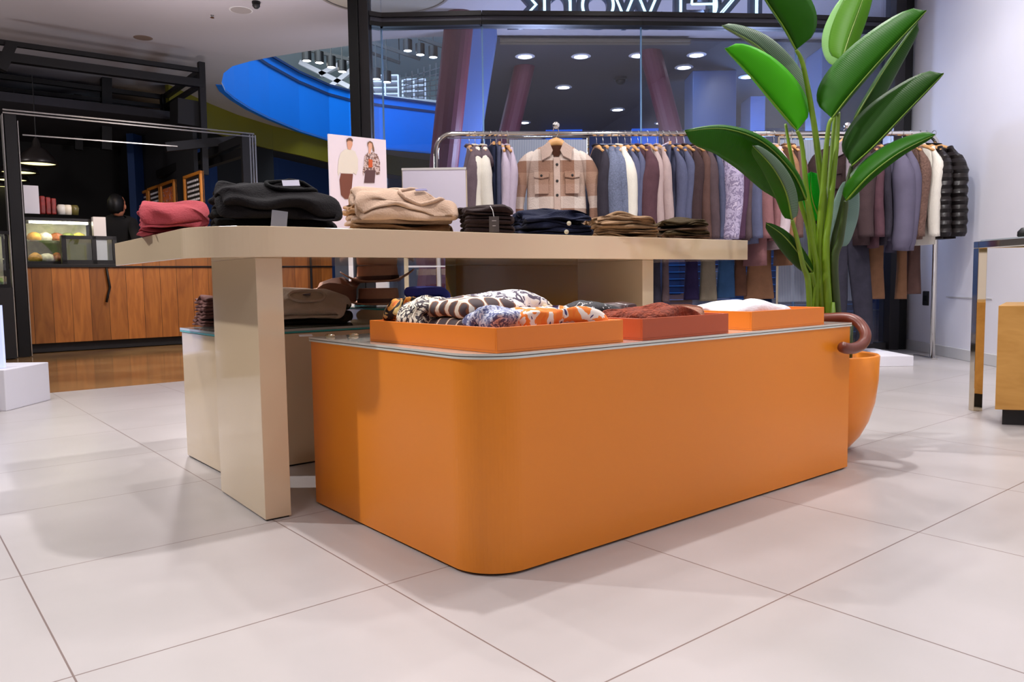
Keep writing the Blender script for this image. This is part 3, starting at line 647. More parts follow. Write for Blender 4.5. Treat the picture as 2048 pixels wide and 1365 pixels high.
board(375, 410, 353, 400, 3.1, 'separate chalk menu board with orange frame nearest the black clothes', 0)
board(328, 356, 368, 420, 3.1, 'framed board with a printed picture above a white sheet', 1)
board(303, 327, 377, 425, 3.1, 'chalk menu board with orange frame above the red clothes', 0)
board(285, 302, 385, 430, 3.1, 'narrow red board at the left of the menu row', 2)
# back of the cafe
struct(MB().boxuv(-4, 5.6, 13.4, 13.5, 0, 3.35).build('wall_cafe', mat('cafe_black_wall', (12, 12, 14), .8)))
struct(MB().boxuv(-4, 3.15, 10.6, 13.4, 2.75, 2.85).build('ceiling_cafe', mat('cafe_black_ceiling', (36, 36, 44), .8)))
struct(MB().boxuv(3.102, 3.15, 9.80, 13.4, 0, 2.75).build('wall_cafe_right', mat('cafe_dark_partition', (12, 14, 20), .8)))
# black steel canopy frame
t = thing('steel_canopy', 'black steel canopy frame of beams above the cafe', 'canopy', UV(1.0, 9.6, 2.3))
def bpv(p, q, v, w_=.09, v2=None): MB().bar(PV(*p, v), PV(*q, v2 or v), w_, w_).build('beam', M['black'], t)
bpv((-60, 76), (405, 142), 9.6, .05); bpv((-60, 105), (405, 168), 9.6, .09); bpv((-60, 145), (330, 195), 11.6, .06); bpv((-60, 172), (332, 214), 11.6, .05)
bpv((402, 125), (410, 350), 9.6, .07); bpv((405, 140), (330, 194), 9.6, .06, 11.6); bpv((405, 168), (330, 214), 9.6, .05, 11.6); bpv((330, 190), (334, 250), 11.6, .12)
bpv((212, 135), (212, 300), 11.6, .12); bpv((155, 190), (157, 300), 12.6, .1); bpv((22, 90), (2, 140), 9.6, .1); bpv((330, 215), (400, 250), 11.6, .07, 10.6)
bpv((330, 295), (500, 278), 9.6, .1); bpv((320, 350), (500, 275), 11.0, .1, 9.0); bpv((350, 350), (500, 302), 11.0, .08, 9.0)
MB().bar(PV(374, 205, 9.8), PV(374, 255, 9.8), .32, .3).build('speaker_box', M['black'], t)
# sliding door frame: posts and rails
t = bpy.data.objects.new('door_1', None); COL.objects.link(t); t['kind'] = 'structure'; ORG['door_1'] = Vector()
v = 8.6; a = PV(49, 700, v); at = PV(47, 232, v); us = a.dot(EX)
MB().boxuv(us-.045, us+.05, v, v+.1, 0, at.z).build('post', M['black'], t); MB().boxuv(us+.055, us+.063, v-.006, v+.1, 0, at.z-.05).build('post_edge', M['steel'], t)
MB().boxuv(us-.063, us-.055, v-.006, v+.1, 0, at.z).build('post_edge', M['steel'], t)
e = PV(505, 270, v); ue = e.dot(EX); zr = e.z
for dz in (0, .1): MB().bar(PV(5, 219+dz*60, v), PV(508, 268+dz*60, v), .013).build('rail', M['steel'], t)
MB().bar(PV(45, 270, v), PV(355, 293, v), .011).build('rail', M['steel'], t)
for du in (-.03, 0, .03): MB().boxuv(ue+du-.008, ue+du+.008, v, v+.02, 0, zr).build('jamb', M['steel'], t)
MB().boxuv(ue-.12, ue-.04, v, v+.05, 0, zr).build('jamb_box', M['black'], t)
# far-left foreground
p = FZ(25, 820); t = tag(MB().box(p.x-.55, p.x, p.y-.05, p.y+.35, 0, .22).build('low_plinth', M['white_wall'], bevel=.004), 'low white display plinth at the left edge near the wooden floor border', 'plinth')
tag(MB().box(p.x-.55, p.x-.045, p.y+.02, p.y+.04, .224, .56).build('light_box', emis('pale_blue_light_box', (205, 215, 255), .55)), 'upright glowing white panel standing on the low plinth', 'light panel')
tag(MB().box(p.x-.5, p.x-.035, p.y-.075, p.y-.052, .0, .19).disp(.004, 30).build('knitted_rug', stripes('knit_stripes', (90, 84, 100), (220, 216, 220), 30, 'Z')), 'grey and white patterned textile against the low plinth', 'textile')

# ------------------------------------------------------------------ display furniture
def rrect(x0, x1, y0, y1, r=(0, 0, 0, 0), n=12):
    P = []
    for (cx, cy, a0), rr in zip(((x0, y0, 180), (x1, y0, 270), (x1, y1, 0), (x0, y1, 90)), r):
        if rr <= 0: P.append((cx, cy)); continue
        ox, oy = cx+(rr if cx == x0 else -rr), cy+(rr if cy == y0 else -rr)
        for k in range(n+1):
            a = math.radians(a0+90*k/n); P.append((ox+rr*math.cos(a), oy+rr*math.sin(a)))
    return P
AU = lambda x, y, z: EX*x+EY*y+Vector((0, 0, z))
AU2 = lambda x, y, z: EX2*x+EY2*y+Vector((0, 0, z))
G = .499
t = thing('display_plinth', 'long low orange display plinth with rounded near corner and glass top', 'display plinth', UV(.994, 1.322))
MB().prism(rrect(1.004, 2.540, 1.332, 2.148, (.105, 0, 0, 0)), 0, .01, AU).build('base', M['dark'], t)
MB().prism(rrect(.994, 2.547, 1.322, 2.155, (.115, 0, 0, 0), 20), .006, .486, AU).build('body', M['orange'], t)
MB().prism(rrect(.990, 2.551, 1.318, 2.159, (.118, 0, 0, 0), 20), .4865, .4915, AU).build('glass_sheet', mat('pale_glass_edge', (222, 226, 218), .06, 0, .05, spec=.6, coat=.5), t)
MB().prism(rrect(.993, 2.548, 1.321, 2.156, (.116, 0, 0, 0), 20), .4916, .4935, AU).build('spacer', mat('spacer_dark', (96, 92, 80), .3), t)
MB().prism(rrect(.990, 2.551, 1.318, 2.159, (.118, 0, 0, 0), 20), .4936, G, AU).build('glass_top', mat('pale_glass', (224, 222, 212), .05, 0, .05, spec=.6, coat=.6), t)
for u, v in ((1.10, 2.09), (1.04, 2.12)):
    p = UV(u, v, G); tag(MB().lathe([(.012, .0005), (.016, .004), (.012, .008)], p, 20, cap=False).build('metal_ring', M['gold'], smooth=True), 'small clear disc lying on the glass at the far left corner of the orange plinth', 'disc', 'small discs on the plinth glass')
# trays
def tray(u0, u1, v0, v1, rot, label, h=.056, om=None):
    om = om or M['orange_tray']
    t = thing('orange_tray', label, 'tray', UV(u0, v0, G)); c, s = math.cos(rot), math.sin(rot); th = .005
    A = lambda x, y, z: UV(u0+x*c-y*s, v0+x*s+y*c, G+z+.0005)
    W, D = u1-u0, v1-v0
    MB().prism([(0, 0), (W, 0), (W, D), (0, D)], 0, th, A).build('bottom', om, t)
    for pts in ([(0, 0), (W, 0), (W, th), (0, th)], [(0, D-th), (W, D-th), (W, D), (0, D)], [(0, th), (th, th), (th, D-th), (0, D-th)], [(W-th, th), (W, th), (W, D-th), (W-th, D-th)]):
        MB().prism(pts, th, h, A).build('side', om, t, bevel=.001)
    return A
T1 = tray(1.046, 1.455, 1.335, 1.875, .02, 'large orange tray of patterned scarves at the near rounded corner')
T2 = tray(1.515, 1.879, 1.332, 1.78, 0, 'middle burnt orange tray holding the rust coloured knit', om=M['orange2'])
T3 = tray(2.00, 2.406, 1.337, 1.77, .0, 'orange tray at the far end holding the white folded knit')
# cream table
t = thing('display_table', 'glossy cream slab display table with rounded near corner', 'table', UV2(.577, 2.045))
MB().prism(rrect(.577, 2.795, 2.045, 3.13, (.20, 0, 0, 0), 20), .728, .809, AU2).build('table_top', M['cream'], t, bevel=.0015)
MB().boxuv2(.732, .806, 2.112, 2.51, .004, .728).build('leg', M['cream'], t, bevel=.0015)
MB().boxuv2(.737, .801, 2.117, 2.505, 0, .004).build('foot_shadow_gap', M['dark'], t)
l2 = PV2(1285, 560, 2.15).dot(EX2); l3 = PV2(1307, 560, 2.15).dot(EX2)
MB().boxuv2(l2, l3, 2.15, 2.53, .004, .728).build('leg', M['cream'], t, bevel=.0015)
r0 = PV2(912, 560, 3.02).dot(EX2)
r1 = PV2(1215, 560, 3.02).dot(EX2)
tag(MB().boxuv2(r0, r1, 3.02, 3.11, .004, .728).build('rear_panel', mat('shade_brown_lacquer', (112, 76, 30), .12, 0, .05), t, bevel=.0015), 'rear panel in a shade-darkened brown under the table top')  # brown colour paints in the shade below the table top
# cream cube behind the leg
t = thing('display_cube', 'cream cube plinth with teal edged glass top behind the table leg', 'display plinth', UV(.905, 2.65))
MB().boxuv(.905, 1.50, 2.655, 3.09, .006, .478).build('body', M['cream'], t, bevel=.001); MB().boxuv(.91, 1.495, 2.66, 3.085, 0, .006).build('base', M['dark'], t)
MB().boxuv(.900, 1.505, 2.65, 3.095, .480, .486).build('glass_sheet', M['teal_edge'], t); MB().boxuv(.900, 1.505, 2.65, 3.095, .4865, .495).build('glass_top', mat('pale_glass2', (178, 190, 188), .05, 0, .05, coat=.6), t)
# second cube carrying hats
t = thing('display_cube', 'low cream cube behind the orange plinth carrying the hats', 'display plinth', UV(1.56, 2.6))
MB().boxuv(1.56, 2.05, 2.62, 3.14, .006, .545).build('body', M['cream'], t, bevel=.001); MB().boxuv(1.56, 2.05, 2.62, 3.14, .5455, .552).build('glass_top', M['teal_edge'], t); MB().boxuv(1.57, 2.04, 2.63, 3.13, 0, .006).build('base', M['dark'], t)
# umbrella lying on the plinth with its crook over the end
hk = [FY(1600, 637, 2.80), FY(1650, 637, 2.77), FY(1690, 636, 2.74), FY(1712, 642, 2.71), FY(1727, 658, 2.68), FY(1731, 674, 2.65), FY(1724, 689, 2.62), FY(1708, 697, 2.58), FY(1692, 697, 2.555), FY(1680, 692, 2.545)]
def smooth_path(P, n=4):
    Q = []
    for i in range(len(P)-1):
        p0, p1, p2, p3 = P[max(i-1, 0)], P[i], P[i+1], P[min(i+2, len(P)-1)]
        for k in range(n):
            s = k/n; Q.append(.5*((2*p1)+(p2-p0)*s+(2*p0-5*p1+4*p2-p3)*s*s+(3*p1-p0-3*p2+p3)*s**3))
    return Q+[P[-1]]
t = thing('umbrella', 'umbrella lying on the plinth with brown curved crook handle hanging over the end', 'umbrella', hk[0])
hb = mat('brown_resin_handle', (112, 52, 36), .35, 0, .15, 20)
MB().tube(smooth_path(hk), [.0185]*((len(hk)-1)*4-2)+[.0185, .016, .008], 16).build('handle', hb, t, smooth=True)
d_ = (hk[0]-hk[1]).normalized(); d_ = Vector((d_.x, d_.y-.12, 0)).normalized(); z_ = hk[0]
MB().tube([z_, z_+d_*.1, z_+d_*.42], [.012, .022, .012], 12).build('folded_canopy', mat('dark_umbrella_cloth', (40, 34, 36), .8, 0, .2), t, smooth=True)

# ------------------------------------------------------------------ right side: chrome table and oak plinth
a = FZ(1946, 823); cx, cy = a.x+.002, a.y
t = thing('console_table', 'polished champagne steel framed table at the right edge', 'table', (cx, cy, 0))
for x in (cx, cx+1.1):
    for y in (cy, cy-.9): MB().box(x, x+.042, y, y+.042, 0, .775).build('leg', M['gold'], t, bevel=.002)
for y in (cy, cy-.9): MB().box(cx, cx+1.142, y, y+.042, .775, .807).build('rail', M['gold'], t, bevel=.002)
for x in (cx, cx+1.1): MB().box(x, x+.042, cy-.858, cy, .775, .807).build('rail', M['gold'], t, bevel=.002)
MB().box(cx+.02, cx+1.12, cy-.88, cy+.02, .8075, .8135).build('glass_top', M['topglass'], t)
a = FZ(1990, 815, .08); b = MB()
t = thing('oak_plinth', 'oak veneered plinth on a recessed black base under the steel table', 'display plinth', (a.x, a.y, 0))
b.prism([(a.x, a.y), (a.x+.55, a.y-.16), (a.x+.80, a.y+.25), (a.x+.29, a.y+.41)], .07, .518).build('body', M['oak'], t, bevel=.002)
MB().prism([(a.x+.045, a.y+.02), (a.x+.54, a.y-.125), (a.x+.75, a.y+.23), (a.x+.30, a.y+.37)], 0, .07).build('base', M['dark'], t)
p = FY(2052, 470, cy-.1); tag(MB().lathe([(.02, 0), (.035, .012), (.033, .03), (.02, .045), (.001, .05)], (p.x, p.y, .8145), 16).disp(.004, 40).build('black_ornament', M['black'], smooth=True), 'small round black ornament on the glass of the steel table', 'ornament')

# ------------------------------------------------------------------ folded cloth
def folded_mesh(W, D, T, layers, seed, hump=.15, wav=.004, nd=10, fl=0.0, taper=.04):
    t = T/layers; r = t/2; c = []
    for i in range(layers):
        z = (i+.5)*t; xs = [-1+2*k/14 for k in range(15)]
        if i % 2: xs = xs[::-1]
        inset = r+taper*W*(i/(max(1, layers-1)))*.5
        for x in xs: c.append((x*(W/2-inset), z))
        if i < layers-1:
            s = 1 if i % 2 == 0 else -1
            for k in range(1, 4):
                a = math.pi*k/4-math.pi/2; c.append((s*(W/2-inset+r*.9*math.cos(a)), z+r+r*math.sin(a)))
    n = len(c); up = []; dn = []; S = [0]
    for i in range(n):
        p, q = c[max(i-1, 0)], c[min(i+1, n-1)]; d = Vector((q[0]-p[0], q[1]-p[1])).normalized(); nn = Vector((-d.y, d.x))*(r*.93)
        if i: S.append(S[-1]+math.hypot(c[i][0]-c[i-1][0], c[i][1]-c[i-1][1]))
        up.append((c[i][0]+nn.x, c[i][1]+nn.y)); dn.append((c[i][0]-nn.x, c[i][1]-nn.y))
    # rounded lips at the two free ends
    lip0 = (c[0][0]-r*.8, c[0][1]); s = 1 if (layers-1) % 2 == 0 else -1; lip1 = (c[-1][0]+s*r*.8, c[-1][1])
    ring = up+[lip1]+dn[::-1]+[lip0]; SS = S+[S[-1]]+S[::-1]+[0]
    b = MB(); uvs = []; N = len(ring)
    for j in range(nd+1):
        y = (-.5+j/nd); e = 1-.05*smoothstep(.38, .5, abs(y))
        for k, (x, z) in enumerate(ring):
            h_ = 1+hump*(1-(2*x/W)**2)*(1-(1.6*y)**2)
            q = Vector((x*7+seed*3.3, y*5+seed, z*22)); w_ = noise.noise(q)*wav*2*min(1, z/(T*.25)+.15); w2 = noise.noise(q*1.9+Vector((9, 3, 1)))*wav*3
            b.v.append(Vector((x*e+w2*.6, y*D+w2, max(.0008, (z*h_*e+w_))))); uvs.append((SS[k], y*D+.5))
    for j in range(nd):
        for k in range(N): b.f.append([j*N+k, j*N+(k+1) % N, (j+1)*N+(k+1) % N, (j+1)*N+k])
    m_ = len(up)
    # end caps as strips between the two sides
    for j, rev in ((0, False), (nd, True)):
        o = j*N
        for i in range(m_-1):
            f = [o+i, o+i+1, o+N-2-(i+1), o+N-2-i]
            b.f.append(f[::-1] if rev else f)
        b.f.append([o+m_-1, o+m_, o+m_+1]); b.f.append([o+0, o+N-2, o+N-1])
    return b, uvs
def place(b, p, rz, rx=0): return b.xf(Matrix.Translation(p) @ Matrix.Rotation(rz, 4, 'Z') @ Matrix.Rotation(rx, 4, 'X'))
TOPV = []
def surf(x, y):
    c = [v for v in TOPV if (v.x-x)**2+(v.y-y)**2 < .018**2] or [min(TOPV, key=lambda v: (v.x-x)**2+(v.y-y)**2)]
    return max(v.z for v in c)
def stack(p, rz, W, D, Hh, specs, seed, name, cat, group, hump=.15, wav=.005, droop=0, side=0):
    """specs: (material, label, share of height, layers, width scale) from the bottom up; droop: how far the top one hangs down in front"""
    global TOPV
    z = p.z+.001; tot = sum(s[2] for s in specs); out = []; cz, sz = math.cos(rz), math.sin(rz)
    for i, (m, lab, sh, ly, ws) in enumerate(specs):
        T = Hh*sh/tot; top = i == len(specs)-1; back = (.12*D if droop else 0)*(0 if top else 1)
        b, uvs = folded_mesh(W*ws, D*((.76 if droop and not top else 1)-.03*(i % 2)), T*.97, ly, seed+i, hump if top else .0, wav*(1 if top else .7), 14 if top else 10)
        if top and droop:
            for k, v in enumerate(b.v):
                f = smoothstep(.0, .55, -v.y/D); g = smoothstep(.15, .5, side*v.x/W) if side else 0
                b.v[k] = Vector((v.x, v.y, v.z-droop*Hh*f-.5*droop*Hh*g*(1-f)+.006*noise.noise(Vector((v.x*16, v.y*16, seed)))))
        r = random.Random(seed*10+i); q = Vector((p.x+r.uniform(-.006, .006)-sz*back, p.y+r.uniform(-.006, .006)+cz*back, z))
        place(b, q, rz+r.uniform(-.05, .05)); TOPV = list(b.v); o = b.build(name, m, smooth=True, sub=1, uvs=uvs); tag(o, lab, cat, group); out.append(o); z += T
    return out, z
def neck(parent, p, rz, lx, ly, rx_, ry_, m, r=.007, label=None, lw=.04, lh=.013):
    """neckline ring and inner label laid on the top garment at local (lx, ly)"""
    cz, sz = math.cos(rz), math.sin(rz); W_ = lambda x, y: (p.x+x*cz-y*sz, p.y+x*sz+y*cz)
    pts = []
    for k in range(33):
        a = 2*math.pi*k/32; X, Y = W_(lx+rx_*math.cos(a), ly+ry_*math.sin(a)); pts.append(Vector((X, Y, surf(X, Y)+r*.1)))
    sm = [(pts[(i-2) % 32]+pts[i-1]+pts[i]+pts[(i+1) % 32]+pts[(i+2) % 32])/5 for i in range(32)]; sm.append(sm[0])
    MB().tube(sm, r, 8, cap=False).build('neckline', m, parent, smooth=True)
    if label:
        vs = []
        for x, y in ((-lw/2, -lh/2), (lw/2, -lh/2), (lw/2, lh/2), (-lw/2, lh/2)):
            X, Y = W_(lx+x, ly+ry_*.1+y); vs.append(Vector((X, Y, surf(X, Y)+.003)))
        b = MB(); b.add(vs+[v+Vector((0, -.001, .0015)) for v in vs], [[0, 1, 2, 3], [7, 6, 5, 4], [0, 4, 5, 1], [1, 5, 6, 2], [2, 6, 7, 3], [3, 7, 4, 0]]); b.build('neck_label', label, parent)
ZTOP = .809
def tp(px, v2): q = PV2(px, 500, v2); return Vector((q.x, q.y, ZTOP))
F_red = fabric('red_cotton', (168, 70, 78)); F_char = fabric('charcoal_jersey', (20, 17, 20), .3); F_blk = fabric('black_jersey', (13, 12, 14), .3)
F_beige = fabric('beige_jersey', (184, 156, 136), .12); F_beige2 = fabric('tan_jersey', (170, 132, 98), .15); F_dk = fabric('dark_brown_denim', (46, 34, 34), .3)
F_navy = fabric('navy_twill', (22, 26, 48), .3); F_khaki = fabric('khaki_twill', (134, 106, 80), .25); F_brown = fabric('brown_twill', (86, 64, 50), .3); F_olive = fabric('olive_dark_twill', (66, 54, 36), .3)
F_taupe = fabric('taupe_cotton', (204, 184, 166), .15); F_mar = fabric('maroon_knit', (104, 70, 66), .3); F_oliv2 = fabric('dark_olive_jersey', (62, 54, 44), .3)
# A red clothes
p = tp(352, 2.62); stack(p+Vector((0, 0, 0)), .45, .20, .24, .108, [(F_red, 'red folded shirt at the bottom of the red pile', .3, 2, 1.0), (F_red, 'red folded shirt in the middle of the red pile', .3, 2, .92), (F_red, 'red folded shirt on top of the red pile beside the black clothes', .55, 2, .95)], 3, 'folded_shirt', 'folded clothes', 'red folded shirts', .1, .014, .38)
# B black jumpers
p = tp(548, 2.36); oo, z = stack(p, .42, .365, .25, .142, [(F_blk, 'black folded jumper at the bottom of the black pile', .3, 2, 1), (F_blk, 'black folded jumper in the middle of the black pile', .3, 2, .98), (F_char, 'charcoal folded jumper on top of the black pile, neckline showing', .42, 2, .97)], 5, 'folded_jumper', 'folded clothes', 'black folded jumpers', .16, .014, .40, 1)
def patch(parent, q, w_, h_, m, name, rz=0, tilt=0):
    b = MB().box(-w_/2, w_/2, -.001, .001, -h_/2, h_/2); b.xf(Matrix.Translation(q) @ Matrix.Rotation(rz, 4, 'Z') @ Matrix.Rotation(tilt, 4, 'X'))
    return b.build(name, m, parent)
def collar(parent, q, rx_, ry_, m, rz, r=.009, name='neckline', tilt=0):
    pts = [Vector((math.cos(a)*rx_, math.sin(a)*ry_, .004*math.sin(2*a))) for a in [2*math.pi*k/28 for k in range(29)]]
    b = MB().tube(pts, r, 8, cap=False); b.xf(Matrix.Translation(q) @ Matrix.Rotation(rz, 4, 'Z') @ Matrix.Rotation(tilt, 4, 'X')); return b.build(name, m, parent, smooth=True)
ORG.update({o.name: Vector() for o in oo})
neck(oo[2], p, .42, .05, -.055, .075, .038, F_blk, .0065, mat('grey_label', (150, 146, 164), .6), .05, .02)
tg = tag(MB().box(-.021, .021, -.0008, .0008, -.045, .0).xf(Matrix.Translation(FY(560, 422, 2.16)) @ Matrix.Rotation(.35, 4, 'Z') @ Matrix.Rotation(-.1, 4, 'X') @ Matrix.Rotation(.12, 4, 'Y')).build('price_tag', mat('grey_card', (128, 130, 142), .5)), 'grey card price tag hanging from the black jumper pile', 'price tag')
# C beige jumpers
p = tp(800, 2.36); oo, z = stack(p, .42, .35, .26, .156, [(F_beige2, 'tan folded jumper at the bottom of the beige pile', .26, 2, 1), (F_beige, 'beige folded jumper, second in the beige pile', .24, 2, .98), (F_beige2, 'tan folded jumper, third up in the beige pile', .22, 2, .98), (F_beige, 'beige folded jumper on top with small violet label', .36, 2, .97)], 8, 'folded_jumper', 'folded clothes', 'beige folded jumpers', .2, .016, .42, 1)
ORG.update({o.name: Vector() for o in oo})
neck(oo[3], p, .42, .06, -.065, .078, .040, F_beige, .0065, mat('violet_label', (84, 74, 120), .6), .040, .012)
# D charcoal trousers with tag
p = tp(968, 2.20); oo, z = stack(p, .15, .165, .2, .096, [(F_dk, 'dark brown folded trousers at the bottom beside the beige pile', .5, 2, 1), (F_dk, 'dark brown folded trousers under the top pair', .5, 2, 1), (F_dk, 'dark brown folded trousers on top beside the beige pile, tag hanging', .6, 2, 1.04)], 11, 'folded_trousers', 'folded clothes', 'dark brown trousers', .1, .012)
ORG.update({o.name: Vector() for o in oo})
tq = PV2(988, 433, 2.058)
tg = thing('swing_tag', 'dark grey swing tag on a cord in front of the dark brown trousers', 'price tag', tq)
MB().box(-.016, .016, -.0008, .0008, -.05, 0).xf(Matrix.Translation(tq)).build('card', mat('dark_card', (82, 76, 74), .5), tg); MB().tube([tq+Vector((0, 0, -.003)), tq+Vector((-.004, .005, .02)), tq+Vector((-.012, .02, .035))], .0012, 6).build('cord', M['skirting'], tg)
for k, (cx_, cy_) in enumerate(((0, -.014), (0, -.03))): MB().box(-.007+.002*k, .007-.002*k, -.0014, -.0008, cy_-.001, cy_+.001).xf(Matrix.Translation(tq)).build('print', M['skirting'], tg)
# E navy
p = tp(1098, 2.22); stack(p, .3, .275, .2, .080, [(F_navy, 'navy folded trousers at the bottom of the navy pile', .5, 2, 1), (F_navy, 'navy folded trousers in the middle of the navy pile', .5, 2, .95), (F_navy, 'navy folded trousers on top with raised hump', .5, 2, .93)], 14, 'folded_trousers', 'folded clothes', 'navy folded trousers', .7, .018)
for k, q in enumerate(((1138, 447), (1133, 464))):
    pp = FY(*q, 2.72); tag(MB().lathe([(.007, -.002), (.008, 0), (.001, .003)], n=14).xf(Matrix.Translation(pp) @ Matrix.Rotation(math.pi/2, 4, 'X')).build('size_sticker', mat('cream_sticker_%d' % k, (190, 184, 160), .6)), ['round cream size sticker on the upper navy trousers', 'round cream size sticker on the lower navy trousers'][k], 'sticker')
# F khaki
p = tp(1236, 2.22); stack(p, .3, .26, .2, .072, [(F_khaki, 'khaki folded trousers at the bottom of the khaki pile', .4, 2, 1), (F_khaki, 'khaki folded trousers, second of the khaki pile', .4, 2, 1), (F_khaki, 'khaki folded trousers, third of the khaki pile', .4, 2, .97), (F_khaki, 'khaki folded trousers on top of the khaki pile', .45, 2, .95)], 18, 'folded_trousers', 'folded clothes', 'khaki folded trousers', .6, .022)
# G brown
p = tp(1352, 2.22); stack(p, .3, .205, .2, .078, [(F_brown, 'brown folded trousers at the bottom of the last pile', .4, 2, 1), (F_olive, 'dark olive folded trousers in the last pile', .4, 2, 1), (F_brown, 'brown folded trousers, third in the last pile', .4, 2, .98), (F_olive, 'dark olive folded trousers on top of the last pile', .4, 2, .96)], 23, 'folded_trousers', 'folded clothes', 'brown and olive folded trousers', .4, .022)
# on the cream cube
q = FZ(407, 655, .495); p = Vector((q.x+.03, q.y+.12, .4955)); stack(p, .6, .2, .22, .11, [(F_mar, 'maroon folded knit in the pile at the left end of the cream cube', .3, 2, 1.0-.02*k) for k in range(4)], 31, 'folded_knit', 'folded clothes', 'maroon knits on the cream cube', .05, .010)
p = UV(1.33, 2.93, .4955); oo, z = stack(p, .12, .33, .27, .135, [(F_oliv2, 'dark olive folded jumper at the bottom on the cream cube', .4, 2, 1), (F_oliv2, 'dark olive folded jumper in the middle on the cream cube', .35, 2, .98), (F_taupe, 'taupe folded sweatshirt on top on the cream cube, round neckline', .42, 2, .97)], 35, 'folded_sweatshirt', 'folded clothes', 'olive and taupe clothes on the cream cube', .12, .008, .5, 1)
ORG.update({o.name: Vector() for o in oo})
neck(oo[2], p, .12, .02, -.075, .07, .042, F_taupe, .006, mat('violet_label2', (70, 62, 92), .6), .028, .02)
q = FY(607, 648, 2.38); tag(MB().box(-.02, .02, -.012, .012, 0, .0015).xf(Matrix.Translation((q.x, q.y+.02, .4965)) @ Matrix.Rotation(.4, 4, 'Z') @ Matrix.Rotation(.15, 4, 'X')).build('white_tag', M['whiteplastic']), 'small white paper tag on the glass in front of the olive clothes', 'price tag')

# ------------------------------------------------------------------ scarves in the trays
S_circ = dots('circle_print', (224, 214, 196), (128, 74, 40), (70, 54, 56), 1/.046, .44, .37)
S_zeb = blotch('swirl_print', [(240, 232, 220), (226, 220, 220), (74, 62, 84), (236, 230, 214)], 34)
S_zeb2 = blotch('stripe_print', [(238, 230, 214), (60, 50, 56), (230, 220, 200), (120, 84, 60)], 46)
S_blue = blotch('blue_print', [(122, 134, 176), (206, 210, 226), (90, 96, 140), (180, 186, 210)], 60)
S_or = blotch('orange_print', [(242, 116, 30), (244, 130, 40), (240, 226, 216), (72, 62, 110)], 22)
S_or2 = blotch('orange_black_print', [(214, 104, 30), (226, 150, 60), (34, 26, 24), (220, 190, 120)], 16)
S_bw = blotch('black_grey_print', [(30, 28, 32), (44, 42, 48), (30, 28, 30), (190, 188, 190)], 50)
S_redf = fabric('bright_red_silk', (206, 24, 40)); S_cream = fabric('cream_silk', (232, 214, 184)); S_rust = mat('rust_boucle_knit', (150, 66, 40), .95, 0, .5, 60, 1.0, 120, rgb2=(104, 40, 24))
S_tan = fabric('tan_leather', (196, 150, 130)); S_white = mat('white_cable_knit', (226, 224, 230), .95, 0, .08, 20, .5, 60); S_brn = fabric('chestnut_fringe', (92, 48, 30), .5)
S_wal = mat('oxblood_leather', (62, 24, 26), .3, 0, .2)
def scarf(A, x, y, z, rz, W, D, T, ly, m, label, seed, hump=.4, wav=.012, name='folded_scarf', cat='scarf', group=None, sub=1):
    b, uvs = folded_mesh(W, D, T, ly, seed, hump, wav); q = A(x, y, z)
    place(b, q, rz+fl_ang); return tag(b.build(name, m, smooth=True, sub=sub, uvs=uvs), label, cat, group)
HP = math.pi/2
scarf(T1, .075, .475, .006, .1, .12, .10, .088, 2, S_or2, 'orange, black and yellow printed scarf at the far left end of the large tray', 41, .3)
scarf(T1, .085, .385, .006, .12, .14, .09, .084, 3, S_zeb2, 'cream scarf with dark stripes next to the orange and black one', 43, .4)
scarf(T1, .26, .34, .006, .05, .20, .30, .100, 3, S_zeb, 'white and plum swirl printed scarf at the back of the large tray', 45, .25)
scarf(T1, .125, .255, .022, -.06, .19, .20, .080, 2, S_circ, 'cream scarf with rows of big brown circles', 47, .25, .008)
scarf(T1, .110, .115, .006, .05, .18, .13, .072, 2, S_blue, 'pale blue printed scarf in front of the brown circle scarf', 49, .3)
scarf(T1, .235, .065, .006, .03, .30, .10, .070, 2, S_or, 'bright orange scarf with violet motifs at the near corner of the large tray', 51, .3)
scarf(T1, .315, .46, .006, .1, .10, .10, .088, 2, S_redf, 'bright red silk scarf at the back of the large tray', 53, .3)
scarf(T1, .325, .19, .012, .2, .07, .12, .066, 2, S_cream, 'cream silk scarf at the right hand back of the large tray', 55, .3)
scarf(T2, .10, .30, .006, .1, .17, .16, .066, 2, S_bw, 'black scarf with grey print behind the rust knit', 57, .3)
scarf(T2, .150, .105, .006, .04, .27, .17, .058, 2, S_rust, 'rust coloured textured knit scarf filling the middle tray', 59, .45, .012)
scarf(T2, .315, .12, .007, .1, .06, .14, .064, 1, S_tan, 'rolled tan leather glove beside the rust knit', 61, .2, .004, 'rolled_glove', 'glove')
scarf(T2, .26, .33, .006, .1, .12, .12, .070, 1, S_wal, 'dark oxblood leather pouch behind the rust knit', 63, .2, .003, 'leather_pouch', 'pouch')
scarf(T3, .165, .15, .006, -.03, .30, .19, .058, 2, S_white, 'white knitted scarf folded in the far orange tray', 65, .35, .010)
scarf(T3, .345, .27, .006, .1, .09, .12, .056, 2, S_brn, 'chestnut fringed scarf at the far end of the far tray', 67, .1, .008)
